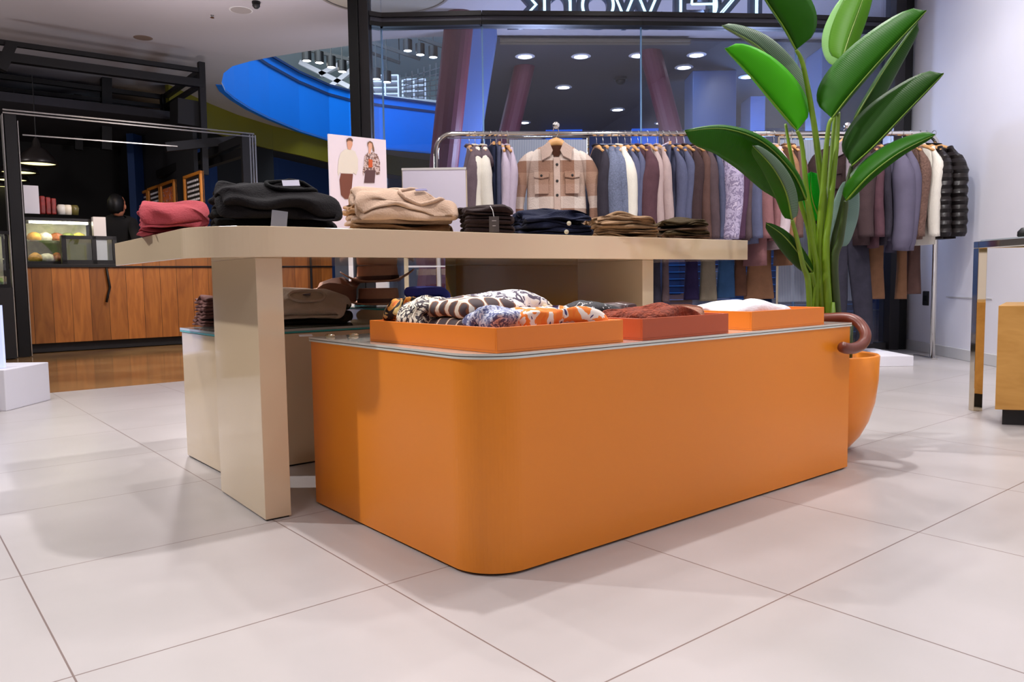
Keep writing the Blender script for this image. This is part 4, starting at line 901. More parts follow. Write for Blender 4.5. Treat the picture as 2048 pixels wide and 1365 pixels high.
# hats, blue jumper
def hat(p, label, rz, s=1.0, m=None, tilt=0, curl=.03):
    m = m or mat('taupe_felt', (206, 158, 130), .9, 0, .12, 20, .2, 90); t = thing('felt_hat', label, 'hat', p, 'stack of brown felt hats')
    R = Matrix.Translation(p) @ Matrix.Rotation(rz, 4, 'Z') @ Matrix.Rotation(tilt, 4, 'Y')
    fn = lambda x, y, z, a, r: (x, y, z+(curl*smoothstep(.09, .15, r)*abs(math.cos(a))**3 if r > .085 else 0))
    MB().lathe([(.088*s, 0), (.152*s, .002), (.155*s, .005), (.152*s, .008), (.090*s, .008), (.087*s, .02), (.083*s, .066), (.080*s, .072), (.070*s, .070), (.001, .060)], n=40, sx=1.02, sy=.92, fn=fn).xf(R).build('crown_and_brim', m, t, smooth=True)
    MB().lathe([(.0895*s, .009), (.0895*s, .028), (.0875*s, .028)], n=40, sx=1.02, sy=.92, cap=False).xf(R).build('hat_band', mat('brown_hat_band', (96, 64, 50), .6), t)
hp = FY(757, 600, 3.38)
hat(Vector((hp.x, 3.38, .558)), 'lowest brown felt hat of the hat stack on the cream cube', .1)
hat(Vector((hp.x-.0, 3.38, .655)), 'second felt hat of the stack, its wide brim dipping', .2, tilt=-.03, curl=.045)
hat(Vector((hp.x-.0, 3.38, .742)), 'top felt hat whose crown reaches the table underside', -.1, .95)
fh = mat('brown_felt_soft', (164, 120, 98), .9, 0, .2, 20)
t = thing('floppy_hat', 'soft brown floppy hat leaning against the left of the hat stack', 'hat', (hp.x-.14, 3.34, .556))
MB().lathe([(.075, .0), (.09, .05), (.115, .075), (.12, .08), (.10, .082), (.075, .085), (.05, .115), (.001, .12)], n=30, fn=lambda x, y, z, a, r: (x, y, z+.02*math.sin(3*a)*(r > .09))).xf(Matrix.Translation((hp.x-.16, 3.33, .557)) @ Matrix.Rotation(-.25, 4, 'Y')).build('crown_and_brim', fh, t, smooth=True)
q = FY(842, 602, 3.30); F_blue = fabric('cornflower_jersey', (104, 112, 244), .1)
stack(Vector((q.x, 3.44, .5525)), .1, .2, .13, .075, [(F_blue, 'cornflower blue folded top beside the hats', 1, 2, 1)], 71, 'folded_blouse', 'folded clothes', None, .1, .004)
pp = FY(845, 596, 3.34); tag(MB().lathe([(.001, -.012), (.014, -.01), (.02, .0), (.012, .01), (.001, .012)], pp, 14, 1.2, .6).disp(.004, 50).build('ribbon_bow', M['black'], smooth=True), 'small black bow against the cornflower blue top', 'bow')
t = thing('price_holder', 'white plastic price holder standing behind the hats', 'price holder', FY(765, 545, 3.62))
a = FY(765, 555, 3.62); MB().box(a.x-.03, a.x+.03, 3.61, 3.63, a.z-.15, a.z+.08).build('stem', M['whiteplastic'], t, bevel=.004); MB().box(a.x-.07, a.x-.03, 3.61, 3.63, a.z+.01, a.z+.03).build('arm', M['whiteplastic'], t)
# poster on a pole and white sign board
pa0, pb0 = PV2(659, 330, 3.35), PV2(773, 330, 3.35)
ZA, ZB = .0, 0
z1 = PV2(659, 268, 3.35).z; z0 = .84
n_ = EY2; x_ = (pb0-pa0); x_.z = 0; Lp = x_.length; x_.normalize(); o_ = Vector((pa0.x, pa0.y, 0)); dn = Vector((x_.y, -x_.x, 0))
t = thing('poster_stand', 'upright poster of a man and a woman on a pale background behind the folded jumpers', 'poster', (pa0.x, pa0.y, 0))
MB().frame(o_, x_, dn, Vector((0, 0, 1)), 0, Lp, -.012, 0, z0, z1).build('board', mat('poster_pale_mauve', (222, 210, 224), .35, 0, .03), t)
q_ = PV2(700, 560, 3.37); MB().tube([Vector((q_.x, q_.y+.03, 0)), Vector((q_.x, q_.y+.03, z0+.1))], .011, 10).build('pole', M['whiteplastic'], t); MB().box(q_.x-.12, q_.x+.12, q_.y-.06, q_.y+.12, 0, .008).build('base', M['whiteplastic'], t)
def pr(name, pts, rgb, off=.001, m=None):   # printed shape on the board, in photo pixels
    vs = []
    for (x, y) in pts:
        q = PL(x, y, dn, o_.dot(dn)+off); vs.append(q)
    c = MB(); c.add(vs+[v_+dn*.0006 for v_ in vs], [list(range(len(vs)))[::-1], list(range(len(vs), 2*len(vs)))]); return c.build(name, m or mat(name+'_ink', rgb, .5), t)
pr('printed_shirt', [(682, 305), (690, 299), (700, 298), (710, 303), (716, 318), (716, 340), (712, 350), (706, 345), (706, 348), (682, 347), (680, 344), (677, 352), (675, 345), (677, 320)], (214, 206, 198))
pr('printed_trousers', [(682, 347), (706, 348), (703, 380), (698, 398), (690, 398), (682, 390), (679, 360)], (112, 62, 48), .0018)
pr('printed_face', [(694, 281), (697, 277), (702, 277), (705, 281), (705, 290), (702, 297), (701, 300), (696, 299), (694, 291)], (206, 152, 128), .0016)
pr('printed_hair', [(693, 284), (693, 279), (697, 276), (702, 276), (706, 280), (705, 284), (702, 281), (697, 281)], (92, 62, 48), .003)
pr('printed_skirt', [(731, 340), (751, 341), (749, 366), (728, 366)], (86, 58, 62), .0018)
pr('printed_blouse', [(729, 312), (736, 305), (746, 305), (755, 309), (760, 325), (760, 348), (753, 350), (749, 342), (731, 342), (727, 352), (725, 345), (728, 325)], (130, 104, 104), .0012, blotch('blouse_print', [(90, 70, 80), (200, 180, 180), (120, 90, 84), (60, 50, 60)], 60))
pr('printed_vest', [(737, 318), (745, 320), (745, 335), (737, 335)], (190, 84, 40), .0024)
pr('printed_face', [(736, 288), (739, 284), (744, 285), (745, 294), (742, 301), (741, 308), (737, 307), (737, 298)], (214, 162, 140), .0018)
pr('printed_hair', [(735, 293), (735, 285), (740, 282), (745, 285), (748, 296), (749, 304), (746, 303), (744, 287), (739, 285), (737, 288)], (120, 88, 62), .003)
a = FY(806, 400, 4.6); b_ = FY(932, 400, 4.6); zt = FY(860, 340, 4.6).z; zb = FY(860, 425, 4.6).z
t = thing('sign_board', 'blank white board on thin cream posts in front of the window', 'sign board', (a.x, 4.6, 0))
MB().box(a.x, b_.x, 4.6, 4.615, zb-.12, zt).build('panel', mat('board_white', (214, 208, 226), .4, 0, .02), t); MB().box(a.x-.004, b_.x+.004, 4.597, 4.618, zt, zt+.012).build('top_edge', M['skirting'], t)
for x in (a.x+.006, b_.x-.006): MB().box(x-.012, x+.012, 4.618, 4.64, 0, zt).build('post', mat('cream_post', (206, 190, 160), .4), t)
zc_ = FY(860, 532, 4.63).z; MB().box(a.x, b_.x, 4.622, 4.636, zc_-.008, zc_+.008).build('crossbar', M['whiteplastic'], t)

# ------------------------------------------------------------------ clothes rack
ZR = 1.715
rl, rr_ = FZ(884, 268, ZR), FZ(1872, 267, ZR); rd = (rr_-rl).normalized(); rn = Vector((-rd.y, rd.x, 0)); rang = math.atan2(rd.y, rd.x)
def RP(px): return PL(px, 268, rn, rl.dot(rn))
t = thing('clothes_rack', 'long chrome clothes rack with rounded corners in front of the shop window', 'clothes rack', (rl.x, rl.y, 0))
cr_ = .10; path = [Vector((rl.x-.045, rl.y, .0))]+[Vector((rl.x-.045, rl.y, ZR-.14))]
c0 = Vector((rl.x-.045, rl.y, ZR)); c1 = rr_+rd*.02; c1.z = ZR
path = [Vector((c0.x, c0.y, .012)), Vector((c0.x, c0.y, ZR-.12))]+[Vector((c0.x, c0.y, ZR-.12))+rd*(.12*(1-math.cos(k*math.pi/12)))+Vector((0, 0, .12*math.sin(k*math.pi/12))) for k in range(1, 7)]
e1 = c1-rd*.12; path += [e1+Vector((0, 0, 0))]+[e1+rd*(.12*math.sin(k*math.pi/12))+Vector((0, 0, -.12*(1-math.cos(k*math.pi/12)))) for k in range(1, 7)]+[Vector((c1.x, c1.y, .012))]
MB().tube(path, .019, 14).build('frame', M['chrome'], t, smooth=True)
for c_ in (c0, c1): MB().box(c_.x-.022, c_.x+.022, c_.y-.04, c_.y+.25, 0, .012).build('foot', M['chrome'], t, bevel=.003)
rib = stripes('ribbed_grey_panel', (120, 132, 156), (168, 174, 190), 24, 'X', rough=.35)
for k, (x0_, x1_) in enumerate(((1021, 1190), (1590, 1765))):
    a, b_ = RP(x0_)+rn*.30, RP(x1_)+rn*.30; zt = FY(x0_, 274, a.y).z
    pts = [Vector((a.x, a.y, .02)), Vector((a.x, a.y, zt)), Vector((b_.x, b_.y, zt)), Vector((b_.x, b_.y, .02))]
    sf = MB(); [sf.bar(pts[i], pts[i+1], .016) for i in range(3)]; sf.build('hanging_frame', M['gold'], t)
    d = (b_-a); d.z = 0; L = d.length; d.normalize()
    MB().frame(Vector((a.x, a.y, 0)), d, Vector((-d.y, d.x, 0)), Vector((0, 0, 1)), .012, L-.012, -.003, .003, .45, zt-.02).build('ribbed_panel', rib, t)
MB().bar(RP(895)+Vector((0, 0, -.03)), RP(1082)+Vector((0, 0, -.03)), .008).build('glint_rod', M['chrome'], t)

def hanger_mesh(p, yaw, label, clip=False):
    R = Matrix.Translation(p) @ Matrix.Rotation(yaw, 4, 'Z'); t = thing('wooden_hanger', label, 'hanger', p, 'wooden hangers on the rack')
    hk_ = [Vector((0, .021*math.sin(a)+.0, -.0+.021*math.cos(a)-.0)) for a in [math.radians(-150+30*k) for k in range(10)]]+[Vector((0, .0, -.04)), Vector((0, 0, -.085))]
    MB().tube(hk_, .0022, 6).xf(R).build('hook', M['steel'], t, smooth=True)
    if clip: MB().box(-.009, .009, -.16, .16, -.105, -.08).xf(R).build('bar', M['hangerwood'], t, bevel=.003)
    else: MB().tube([Vector((0, -.19, -.155)), Vector((0, -.14, -.132)), Vector((0, -.07, -.107)), Vector((0, 0, -.088)), Vector((0, .07, -.107)), Vector((0, .14, -.132)), Vector((0, .19, -.155))], [.009, .012, .015, .019, .015, .012, .009], 10).xf(R).build('bar', M['hangerwood'], t, smooth=True)
    return t
def section(b, hx, hy, z, cx=0, cy=0, n=20, e=2.6):
    for k in range(n):
        a = 2*math.pi*k/n; c, s = math.cos(a), math.sin(a)
        b.v.append(Vector((cx+hx*math.copysign(abs(c)**(2/e), c), cy+hy*math.copysign(abs(s)**(2/e), s), z)))
def loft(b, nring, n=20):
    o = len(b.v)-nring*n
    for i in range(nring-1):
        for k in range(n): b.f.append([o+i*n+k, o+i*n+(k+1) % n, o+(i+1)*n+(k+1) % n, o+(i+1)*n+k])
    b.f.append([o+k for k in range(n)][::-1]); b.f.append([o+(nring-1)*n+k for k in range(n)])
def side_garment(p, yaw, kind, m, L, wd, name, label, seed, m2=None, collar_=True):
    R = Matrix.Translation(p) @ Matrix.Rotation(yaw, 4, 'Z'); t = thing(name, label, 'garment', p, 'clothes hanging on the rack'); r = random.Random(seed)
    s = wd/.11
    def fold(b, amp=.006):
        for i, q in enumerate(b.v):
            dd = smoothstep(.12, .6, -q.z); b.v[i] = q+Vector(((math.sin(q.y*38+seed)+math.sin(q.y*23+q.z*3+seed*2))*amp*dd+noise.noise(q*6+Vector((seed, 0, 0)))*amp*1.6, 0, 0))
        return b
    if kind == 'trousers':
        b = MB(); zs = [-.095, -.11, -.2, -.35, -.5, -L*.8, -L]
        for z in zs: section(b, (.016+.006*smoothstep(.1, .4, -z))*s*1.2, .155-.02*smoothstep(.2, .8, -z), z, n=20)
        loft(b, len(zs)); fold(b, .004).xf(R).build('leg_fabric', m, t, smooth=True); return t
    b = MB(); prof = [(.010, .05, -.090), (.014, .09, -.108), (.019, .14, -.135), (.026, .175, -.175), (.036, .19, -.24), (.044, .20, -.32), (.045, .205, -.5), (.047, .21, -L*.9), (.046, .212, -L)]
    prof = [q for q in prof if q[2] >= -L-.001]
    for hx, hy, z in prof: section(b, hx*s, hy, z, n=24)
    loft(b, len(prof), 24)
    if kind == 'puffer':
        pass
    fold(b); b.xf(R).build('body', m2 or m, t, smooth=True)
    SL = min(L*.95, .74 if kind == 'bomber' else .64)+.02
    for sgn in (-1, 1):
        n = 26; path = []; rad = []
        for k in range(n):
            f = k/(n-1); z = -.125-f*SL; y = sgn*(.155+.085*smoothstep(0, .22, f)-.015*f); path.append(Vector((.0+.012*math.sin(f*5+seed), y, z)))
            rr = (.016+.038*smoothstep(0, .34, f)-.012*f)*s
            if kind == 'puffer': rr *= .9+.2*abs(math.sin(f*math.pi*9))
            if kind == 'bomber' and f > .93: rr *= .82
            rad.append(rr)
        MB().tube(path, rad, 14, flat=1.25).disp(.003, 14, seed).xf(R).build('sleeve', m, t, smooth=True)
    if kind == 'vest':
        for sgn in (-1, 1):
            path = [Vector((0, sgn*(.10+.10*f), -.112-.13*f)) for f in (0, .25, .5, .75, 1)]
            MB().tube(path, [.018*s, .03*s, .042*s, .052*s, .056*s], 14, flat=1.2).xf(R).build('shoulder', m2, t, smooth=True)
    if collar_:
        MB().tube([Vector((.0, -.07, -.092)), Vector((-.02*s, -.03, -.082)), Vector((-.024*s, .03, -.082)), Vector((0, .07, -.094)), Vector((.024*s, .03, -.088)), Vector((.02*s, -.03, -.088)), Vector((0, -.07, -.092))], .008, 8).xf(R).build('collar', m, t, smooth=True)
    return t
def puffm():
    m = mat('black_brown_puffer', (40, 34, 34), .35, 0, .2, 10); N, L = m.node_tree.nodes, m.node_tree.links; tc = N.new('ShaderNodeTexCoord'); wv = N.new('ShaderNodeTexWave'); wv.bands_direction = 'Z'; wv.wave_profile = 'TRI'
    wv.inputs['Scale'].default_value = 5.6; wv.inputs['Distortion'].default_value = .4; L.new(tc.outputs['Object'], wv.inputs['Vector']); b = N.new('ShaderNodeBump'); b.inputs['Strength'].default_value = 1; b.inputs['Distance'].default_value = .03
    L.new(wv.outputs['Fac'], b.inputs['Height']); L.new(b.outputs[0], N['Principled BSDF'].inputs['Normal']); return m
GC = dict(taupe=fabric('mauve_taupe_wool', (112, 96, 104)), cream=fabric('cream_knit', (232, 226, 214), .06), navy=fabric('navy_wool', (48, 54, 78), .2), mauve=fabric('mauve_white_shirt', (196, 182, 200), .1),
          char=fabric('charcoal_wool', (58, 54, 64), .25), bluegrey=mat('blue_grey_melange_knit', (112, 120, 146), .95, 0, .35, 90, .5, 120), slate=fabric('slate_cotton', (96, 100, 128), .15), plum=fabric('plum_brown_knit', (94, 66, 74), .2),
          pink=fabric('pink_beige_knit', (190, 168, 166), .1), dbrown=fabric('dark_brown_suede', (74, 58, 60), .2), brown=fabric('brown_wool', (104, 78, 72), .2), floral=blotch('lavender_floral', [(168, 156, 186), (190, 178, 206), (140, 128, 160), (204, 192, 214)], 26),
          plum2=fabric('plum_wool', (88, 62, 84), .2), rose=fabric('dusty_rose_cord', (142, 100, 102), .15), lightpink=fabric('pale_pink_shirt', (198, 182, 188), .1), gbrown=fabric('grey_brown_wool', (96, 80, 84), .2), bomber=mat('grey_violet_suede', (100, 94, 116), .85, 0, .15, 10), fur=mat('brown_shearling', (124, 94, 82), .95, 0, .4, 60, .8, 90), puffer=puffm(), tan=fabric('tan_corduroy', (140, 102, 76), .15), dtr=fabric('dark_grey_denim', (52, 50, 62), .3), khaki=fabric('khaki_cotton', (126, 116, 100), .15), bluedenim=fabric('blue_denim', (52, 84, 124), .2), purple=fabric('deep_indigo_cotton', (40, 32, 66), .2), chestnut=fabric('chestnut_cotton', (96, 66, 52), .2))
L_ = [  # hook px, kind, colour, length, width, yaw deg, name, label
 (938, 'coat', 'taupe', .74, .13, 8, 'wool_coat', 'mauve taupe wool coat at the left end of the rack'),
 (950, 'vest', 'cream', .62, .115, 5, 'knitted_jumper', 'cream knit with taupe shoulders next to the left end coat', 'taupe'),
 (966, 'vest', 'cream', .62, .11, 7, 'knitted_jumper', 'second cream knit with taupe shoulders before the navy trousers', 'taupe'),
 (981, 'trousers', 'navy', .72, .13, 10, 'pair_of_trousers', 'navy trousers hanging from a clip hanger near the rack left end'),
 (992, 'trousers', 'slate', .74, .12, 10, 'pair_of_trousers', 'slate trousers hanging between navy trousers and pale shirts'),
 (1003, 'coat', 'mauve', .66, .075, 6, 'shirt', 'pale mauve shirt left of its twin beside the plaid jacket'),
 (1014, 'coat', 'mauve', .70, .075, 8, 'shirt', 'pale mauve shirt nearest the left sleeve of the plaid jacket'),
 (1193, 'coat', 'char', .72, .105, 8, 'wool_jacket', 'charcoal wool jacket just right of the plaid jacket'),
 (1206, 'coat', 'bluegrey', .70, .15, 14, 'knitted_cardigan', 'blue grey melange cardigan beside the charcoal jacket'),
 (1222, 'coat', 'bluegrey', .70, .12, 12, 'knitted_cardigan', 'blue grey cardigan squeezed against the cream knit'),
 (1236, 'coat', 'cream', .74, .125, 11, 'knitted_jumper', 'bright cream knit right of the blue grey cardigans'),
 (1250, 'coat', 'slate', .62, .07, 10, 'shirt', 'thin slate shirt behind the bright cream knit'),
 (1262, 'coat', 'slate', .62, .07, 8, 'shirt', 'thin slate shirt before the plum brown knit'),
 (1276, 'coat', 'plum', .74, .15, 12, 'knitted_dress', 'plum brown knit with broad sleeve in the middle of the rack'),
 (1295, 'coat', 'pink', .72, .10, 10, 'knitted_jumper', 'pink beige knit right of the plum brown knit'),
 (1313, 'coat', 'pink', .72, .09, 9, 'knitted_jumper', 'pink beige knit before the slate blouses'),
 (1326, 'trousers', 'slate', .66, .12, 8, 'pair_of_trousers', 'slate trousers on a clip hanger in the middle of the rack'),
 (1338, 'coat', 'slate', .70, .095, 9, 'blouse', 'slate blouse left of its twin'),
 (1353, 'coat', 'slate', .70, .095, 9, 'blouse', 'slate blouse before the dark brown suede jacket'),
 (1368, 'coat', 'dbrown', .76, .12, 10, 'suede_jacket', 'dark brown suede jacket with grey shoulders', 'taupe'),
 (1388, 'coat', 'brown', .76, .10, 9, 'wool_jacket', 'brown wool jacket right of the suede one'),
 (1402, 'coat', 'gbrown', .80, .105, 8, 'wool_coat', 'grey brown coat left of the lavender floral dress'),
 (1418, 'coat', 'slate', .7, .06, 8, 'shirt', 'thin blue grey shirt before the lavender floral dress'),
 (1436, 'coat', 'floral', .84, .165, 10, 'floral_dress', 'lavender floral dress with wide sleeve'),
 (1460, 'coat', 'plum2', .82, .10, 6, 'wool_coat', 'plum coat right of the floral dress'),
 (1476, 'coat', 'gbrown', .80, .08, 5, 'blouse', 'grey brown blouse between plum coat and blue grey coat'),
 (1490, 'coat', 'slate', .82, .12, 5, 'wool_coat', 'blue grey coat under the drooping leaf'),
 (1510, 'coat', 'rose', .98, .13, 2, 'cord_dress', 'dusty rose corduroy dress reaching below the table top'),
 (1532, 'coat', 'rose', .80, .07, 0, 'blouse', 'dusty rose blouse behind the leaf tip'),
 (1548, 'coat', 'lightpink', .86, .11, 0, 'shirt', 'pale pink long shirt between rose dress and plant'),
 (1570, 'coat', 'tan', .98, .08, -3, 'pair_of_trousers', 'tan long garment half hidden by the drooping leaf'),
 (1583, 'coat', 'brown', .78, .10, -4, 'wool_jacket', 'brown jacket just left of the front facing outfit'),
 (1715, 'coat', 'dbrown', .84, .14, -6, 'suede_jacket', 'dark brown jacket right of the front facing outfit'),
 (1740, 'coat', 'plum', .86, .10, -8, 'wool_coat', 'plum brown coat before the grey violet bomber'),
 (1757, 'coat', 'char', .84, .07, -8, 'wool_coat', 'narrow black coat behind the bomber jacket'),
 (1782, 'bomber', 'bomber', .80, .17, -4, 'bomber_jacket', 'grey violet suede bomber jacket with sleeve pocket'),
 (1806, 'bomber', 'bomber', .80, .12, -10, 'bomber_jacket', 'second grey violet bomber sleeve next to the shearling'),
 (1822, 'coat', 'fur', .80, .10, -6, 'shearling_coat', 'brown shearling trimmed coat before the cream knit'),
 (1840, 'coat', 'cream', .84, .10, 2, 'knitted_jumper', 'cream long knit at the right end beside the puffers'),
 (1853, 'puffer', 'puffer', .80, .13, 4, 'puffer_jacket', 'black brown puffer jacket next to the cream knit'),
 (1868, 'puffer', 'puffer', .80, .14, 16, 'puffer_jacket', 'outermost black brown puffer jacket at the right end of the rack'),
]
for i, g in enumerate(L_):
    px, kind, c, L, wd, yd, nm, lab = g[:8]; p = RP(px); p.z = ZR; q = Vector((p.x, p.y, ZR+.0))
    ya = math.radians(yd); q.z = ZR+.0
    hanger_mesh(Vector((p.x, p.y, ZR)), ya, 'light wooden hanger holding the '+' '.join(lab.split()[:9]), kind == 'trousers')
    m2 = GC[g[8]] if len(g) > 8 else None
    side_garment(Vector((p.x, p.y, ZR)), ya, kind, GC[c], L, wd, nm, lab, i+1, m2)
# trousers hanging lower behind the coats
for i, (x0_, x1_, yb, c, lab) in enumerate((
    (1309, 1328, 610, 'dtr', 'dark trouser leg hanging below the table top beside the second leg'), (1328, 1344, 605, 'gbrown', 'grey brown trouser leg hanging beside the dark one'),
    (1374, 1406, 600, 'purple', 'deep indigo trousers in front of the slatted shutter'), (1406, 1442, 602, 'khaki', 'khaki flared trousers hanging below the table top'),
    (1442, 1480, 596, 'bluedenim', 'blue denim trousers right of the khaki pair'), (1476, 1504, 592, 'chestnut', 'chestnut trousers left of the tan pair'),
    (1500, 1560, 598, 'tan', 'tan corduroy trousers with flared hem under the rose dress'), (1750, 1788, 598, 'tan', 'tan trouser leg hanging below the bomber jacket'),
    (1812, 1834, 598, 'tan', 'tan trouser leg left of the brown coat hem'), (1832, 1862, 588, 'brown', 'brown corduroy coat hem reaching lowest beside the rack post'))):
    a, b_ = RP(x0_), RP(x1_); cx_, cy_ = (a.x+b_.x)/2, (a.y+b_.y)/2+.10; hw = (b_-a).length/2; zb = FY((x0_+x1_)/2, yb, cy_).z
    b = MB(); zs = [ZR-.1, ZR-.3, 1.2, .95, (.95+zb)/2, zb+.02, zb]
    for z, k in zip(zs, (.5, .55, .65, .75, .8, 1.0, 1.0)): section(b, hw*k, .035, z, cx_, cy_, 20)
    loft(b, len(zs)); b.disp(.006, 7, i, (1, 1, 0)); tag(b.build('pair_of_trousers', GC[c], smooth=True), lab, 'garment', 'trousers hanging below the coats')

# front facing plaid jacket
def plaid():
    m, N, L, B = nmat('beige_plaid_wool'); tc = N.new('ShaderNodeTexCoord'); sp = N.new('ShaderNodeSeparateXYZ'); L.new(tc.outputs['Object'], sp.inputs[0])
    def bandn(ax, cols):
        a = N.new('ShaderNodeMath'); a.operation = 'MULTIPLY_ADD'; a.inputs[1].default_value = 1/.34; a.inputs[2].default_value = .13; L.new(sp.outputs[ax], a.inputs[0])
        f = N.new('ShaderNodeMath'); f.operation = 'FRACT'; L.new(a.outputs[0], f.inputs[0]); cr = N.new('ShaderNodeValToRGB'); cr.color_ramp.interpolation = 'CONSTANT'; e = cr.color_ramp.elements
        while len(e) < len(cols): e.new(.5)
        for i, c in enumerate(cols): e[i].position = i/len(cols); e[i].color = (*lin(c), 1)
        L.new(f.outputs[0], cr.inputs[0]); return cr.outputs[0]
    c1 = bandn('Z', [(158, 124, 104), (124, 88, 70), (216, 204, 196), (166, 134, 118)]); c2 = bandn('X', [(182, 152, 134), (146, 108, 88), (206, 190, 180), (160, 126, 108)])
    mx = N.new('ShaderNodeMix'); mx.data_type = 'RGBA'; mx.inputs['Factor'].default_value = .4; L.new(c1, mx.inputs[6]); L.new(c2, mx.inputs[7]); L.new(mx.outputs[2], B.inputs['Base Color'])
    B.inputs['Roughness'].default_value = .95
    n2 = N.new('ShaderNodeTexNoise'); n2.inputs['Scale'].default_value = 120; L.new(tc.outputs['Object'], n2.inputs['Vector']); bb = N.new('ShaderNodeBump'); bb.inputs['Strength'].default_value = .4; bb.inputs['Distance'].default_value = .01
    L.new(n2.outputs['Fac'], bb.inputs['Height']); L.new(bb.outputs[0], B.inputs['Normal']); return m
def front_jacket(p, m, label, name, dark, cm=None, s=1.0, hlabel=''):
    t = thing(name, label, 'garment', p); R0 = Matrix.Translation(p) @ Matrix.Scale(s, 4); R = Matrix.Translation(p+Vector((0, 0, .028))) @ Matrix.Scale(s, 4); cm = cm or m
    b = MB(); prof = [(.07, .035, -.125), (.13, .045, -.145), (.19, .055, -.19), (.225, .062, -.25), (.215, .065, -.33), (.21, .066, -.45), (.215, .068, -.6), (.22, .07, -.74)]
    for hx, hy, z in prof: section(b, hx, hy, z, n=32, e=2.3)
    loft(b, len(prof), 32); b.disp(.004, 8, 2).xf(R).build('body', m, t, smooth=True)
    for sg_ in (-1, 1):
        path = [Vector((sg_*x, y, z)) for x, y, z in ((.155, 0, -.185), (.215, -.005, -.25), (.258, -.01, -.36), (.285, -.015, -.48), (.29, -.02, -.60), (.285, -.02, -.72))]
        MB().tube(smooth_path(path, 3), [.026, .036, .044, .050, .054, .057, .059]+[.060]*4+[.054]*5, 16, flat=1.0).disp(.004, 9, 3).xf(R).build('sleeve', m, t, smooth=True)
        # collar leaf: thick folded shape
        P = [(sg_*.032, -.15), (sg_*.058, -.108), (sg_*.13, -.165), (sg_*.125, -.235), (sg_*.075, -.245), (sg_*.02, -.205)]
        P = [(sg_*.052, -.112), (sg_*.115, -.155), (sg_*.105, -.245), (sg_*.045, -.215), (sg_*.025, -.175)]
        MB().prism(P, -.075, -.060, lambda x, y, z: Vector((x, z, y))).xf(R).build('collar', cm, t, bevel=.004)
        MB().prism([(sg_*.055, -.325), (sg_*.165, -.315), (sg_*.165, -.365), (sg_*.11, -.375), (sg_*.055, -.365)], -.088, -.066, lambda x, y, z: Vector((x, z, y))).xf(R).build('pocket_flap', m, t, bevel=.004)
        MB().prism([(sg_*.06, -.36), (sg_*.16, -.36), (sg_*.16, -.48), (sg_*.06, -.48)], -.078, -.064, lambda x, y, z: Vector((x, z, y))).xf(R).build('pocket', m, t, bevel=.003)
        MB().lathe([(.009, 0), (.008, .004), (.001, .005)], n=12).xf(R @ Matrix.Translation((sg_*.11, -.088, -.352)) @ Matrix.Rotation(math.pi/2, 4, 'X')).build('button', M['dark'], t)
    MB().prism([(-.022, -.225), (.024, -.225), (.026, -.73), (-.02, -.73)], -.080, -.064, lambda x, y, z: Vector((x, z, y))).xf(R).build('placket', cm, t, bevel=.003)
    for z in (-.275, -.39, -.49, -.60): MB().lathe([(.010, 0), (.009, .004), (.001, .005)], n=12).xf(R @ Matrix.Translation((.002, -.081, z)) @ Matrix.Rotation(math.pi/2, 4, 'X')).build('button', M['dark'], t)
    MB().prism([(-.045, -.14), (.045, -.14), (.02, -.215), (-.02, -.215)], -.066, -.058, lambda x, y, z: Vector((x, z, y))).xf(R).build('inner_lining', dark, t)
    h_ = thing('wooden_hanger', hlabel, 'hanger', p)
    MB().tube([Vector((x, -.0, z)) for x, z in ((-.085, -.150), (-.06, -.125), (-.03, -.105), (0, -.098), (.03, -.105), (.06, -.125), (.085, -.150))], [.014, .020, .028, .032, .028, .020, .014], 12, flat=.7).xf(R0 @ Matrix.Translation((0, -.030, .018))).build('bar', M['hangerwood'], h_, smooth=True)
    MB().tube([Vector((0, .0, -.08)), Vector((0, -.0, -.045)), Vector((.02, -.02, -.01)), Vector((.012, -.03, .03)), Vector((-.012, -.03, .03)), Vector((-.02, -.02, 0))], .004, 8).xf(R0).build('hook', M['chrome'], h_, smooth=True)
    MB().lathe([(.001, -.01), (.024, -.008), (.026, 0), (.024, .008), (.001, .01)], n=20).xf(R0 @ Matrix.Translation((0, -.035, .035)) @ Matrix.Rotation(math.pi/2, 4, 'X')).build('clamp_knob', M['chrome'], h_, smooth=True)
    return t
p = RP(1108)-rn*.10; p.z = ZR
front_jacket(p, plaid(), 'front facing beige and brown plaid overshirt hanging forward on the rack', 'plaid_jacket', fabric('dark_brown_lining', (70, 40, 28)), fabric('beige_collar_wool', (196, 172, 160), .1), 1.0, 'wooden hanger of the front facing plaid jacket with chrome clamp')
p = RP(1678)-rn*.10; p.z = ZR
front_jacket(p, fabric('dark_brown_shearling', (54, 40, 40), .3), 'front facing dark jacket with mauve scarf behind the plant', 'dark_jacket', fabric('mauve_scarf_wool', (128, 84, 94)), fabric('grey_shearling_collar', (150, 138, 146), .3), .95, 'wooden hanger of the front facing dark jacket behind the plant')
# dark trousers of that outfit
t = thing('hanging_trousers', 'dark grey jeans hanging below the front facing dark jacket', 'garment', (p.x, p.y, .1))
for sg_, (xt, xb) in ((-1, (1672, 1672)), (1, (1715, 1728))):
    a, b_ = FY(xt, 500, p.y+.02), FY(xb, 688, p.y+.02); b = MB()
    for z, cx_, hw in ((a.z+.22, a.x, .085), (a.z, a.x, .085), ((a.z+b_.z)/2, (a.x+b_.x)/2+.01, .075), (b_.z+.1, b_.x, .065), (b_.z, b_.x, .068)): section(b, hw, .03, z, cx_, p.y+.02, 20)
    loft(b, 5); b.disp(.006, 8, 4, (1, 1, 0)).build('trouser_leg', GC['dtr'], t, smooth=True)
# low white platform under the rack
a = FZ(1827, 733); tag(MB().box(a.x-1.0, a.x, a.y, a.y+.62, 0, .075).build('floor_platform', M['white_wall'], bevel=.003), 'low white floor platform under the right part of the rack', 'platform')

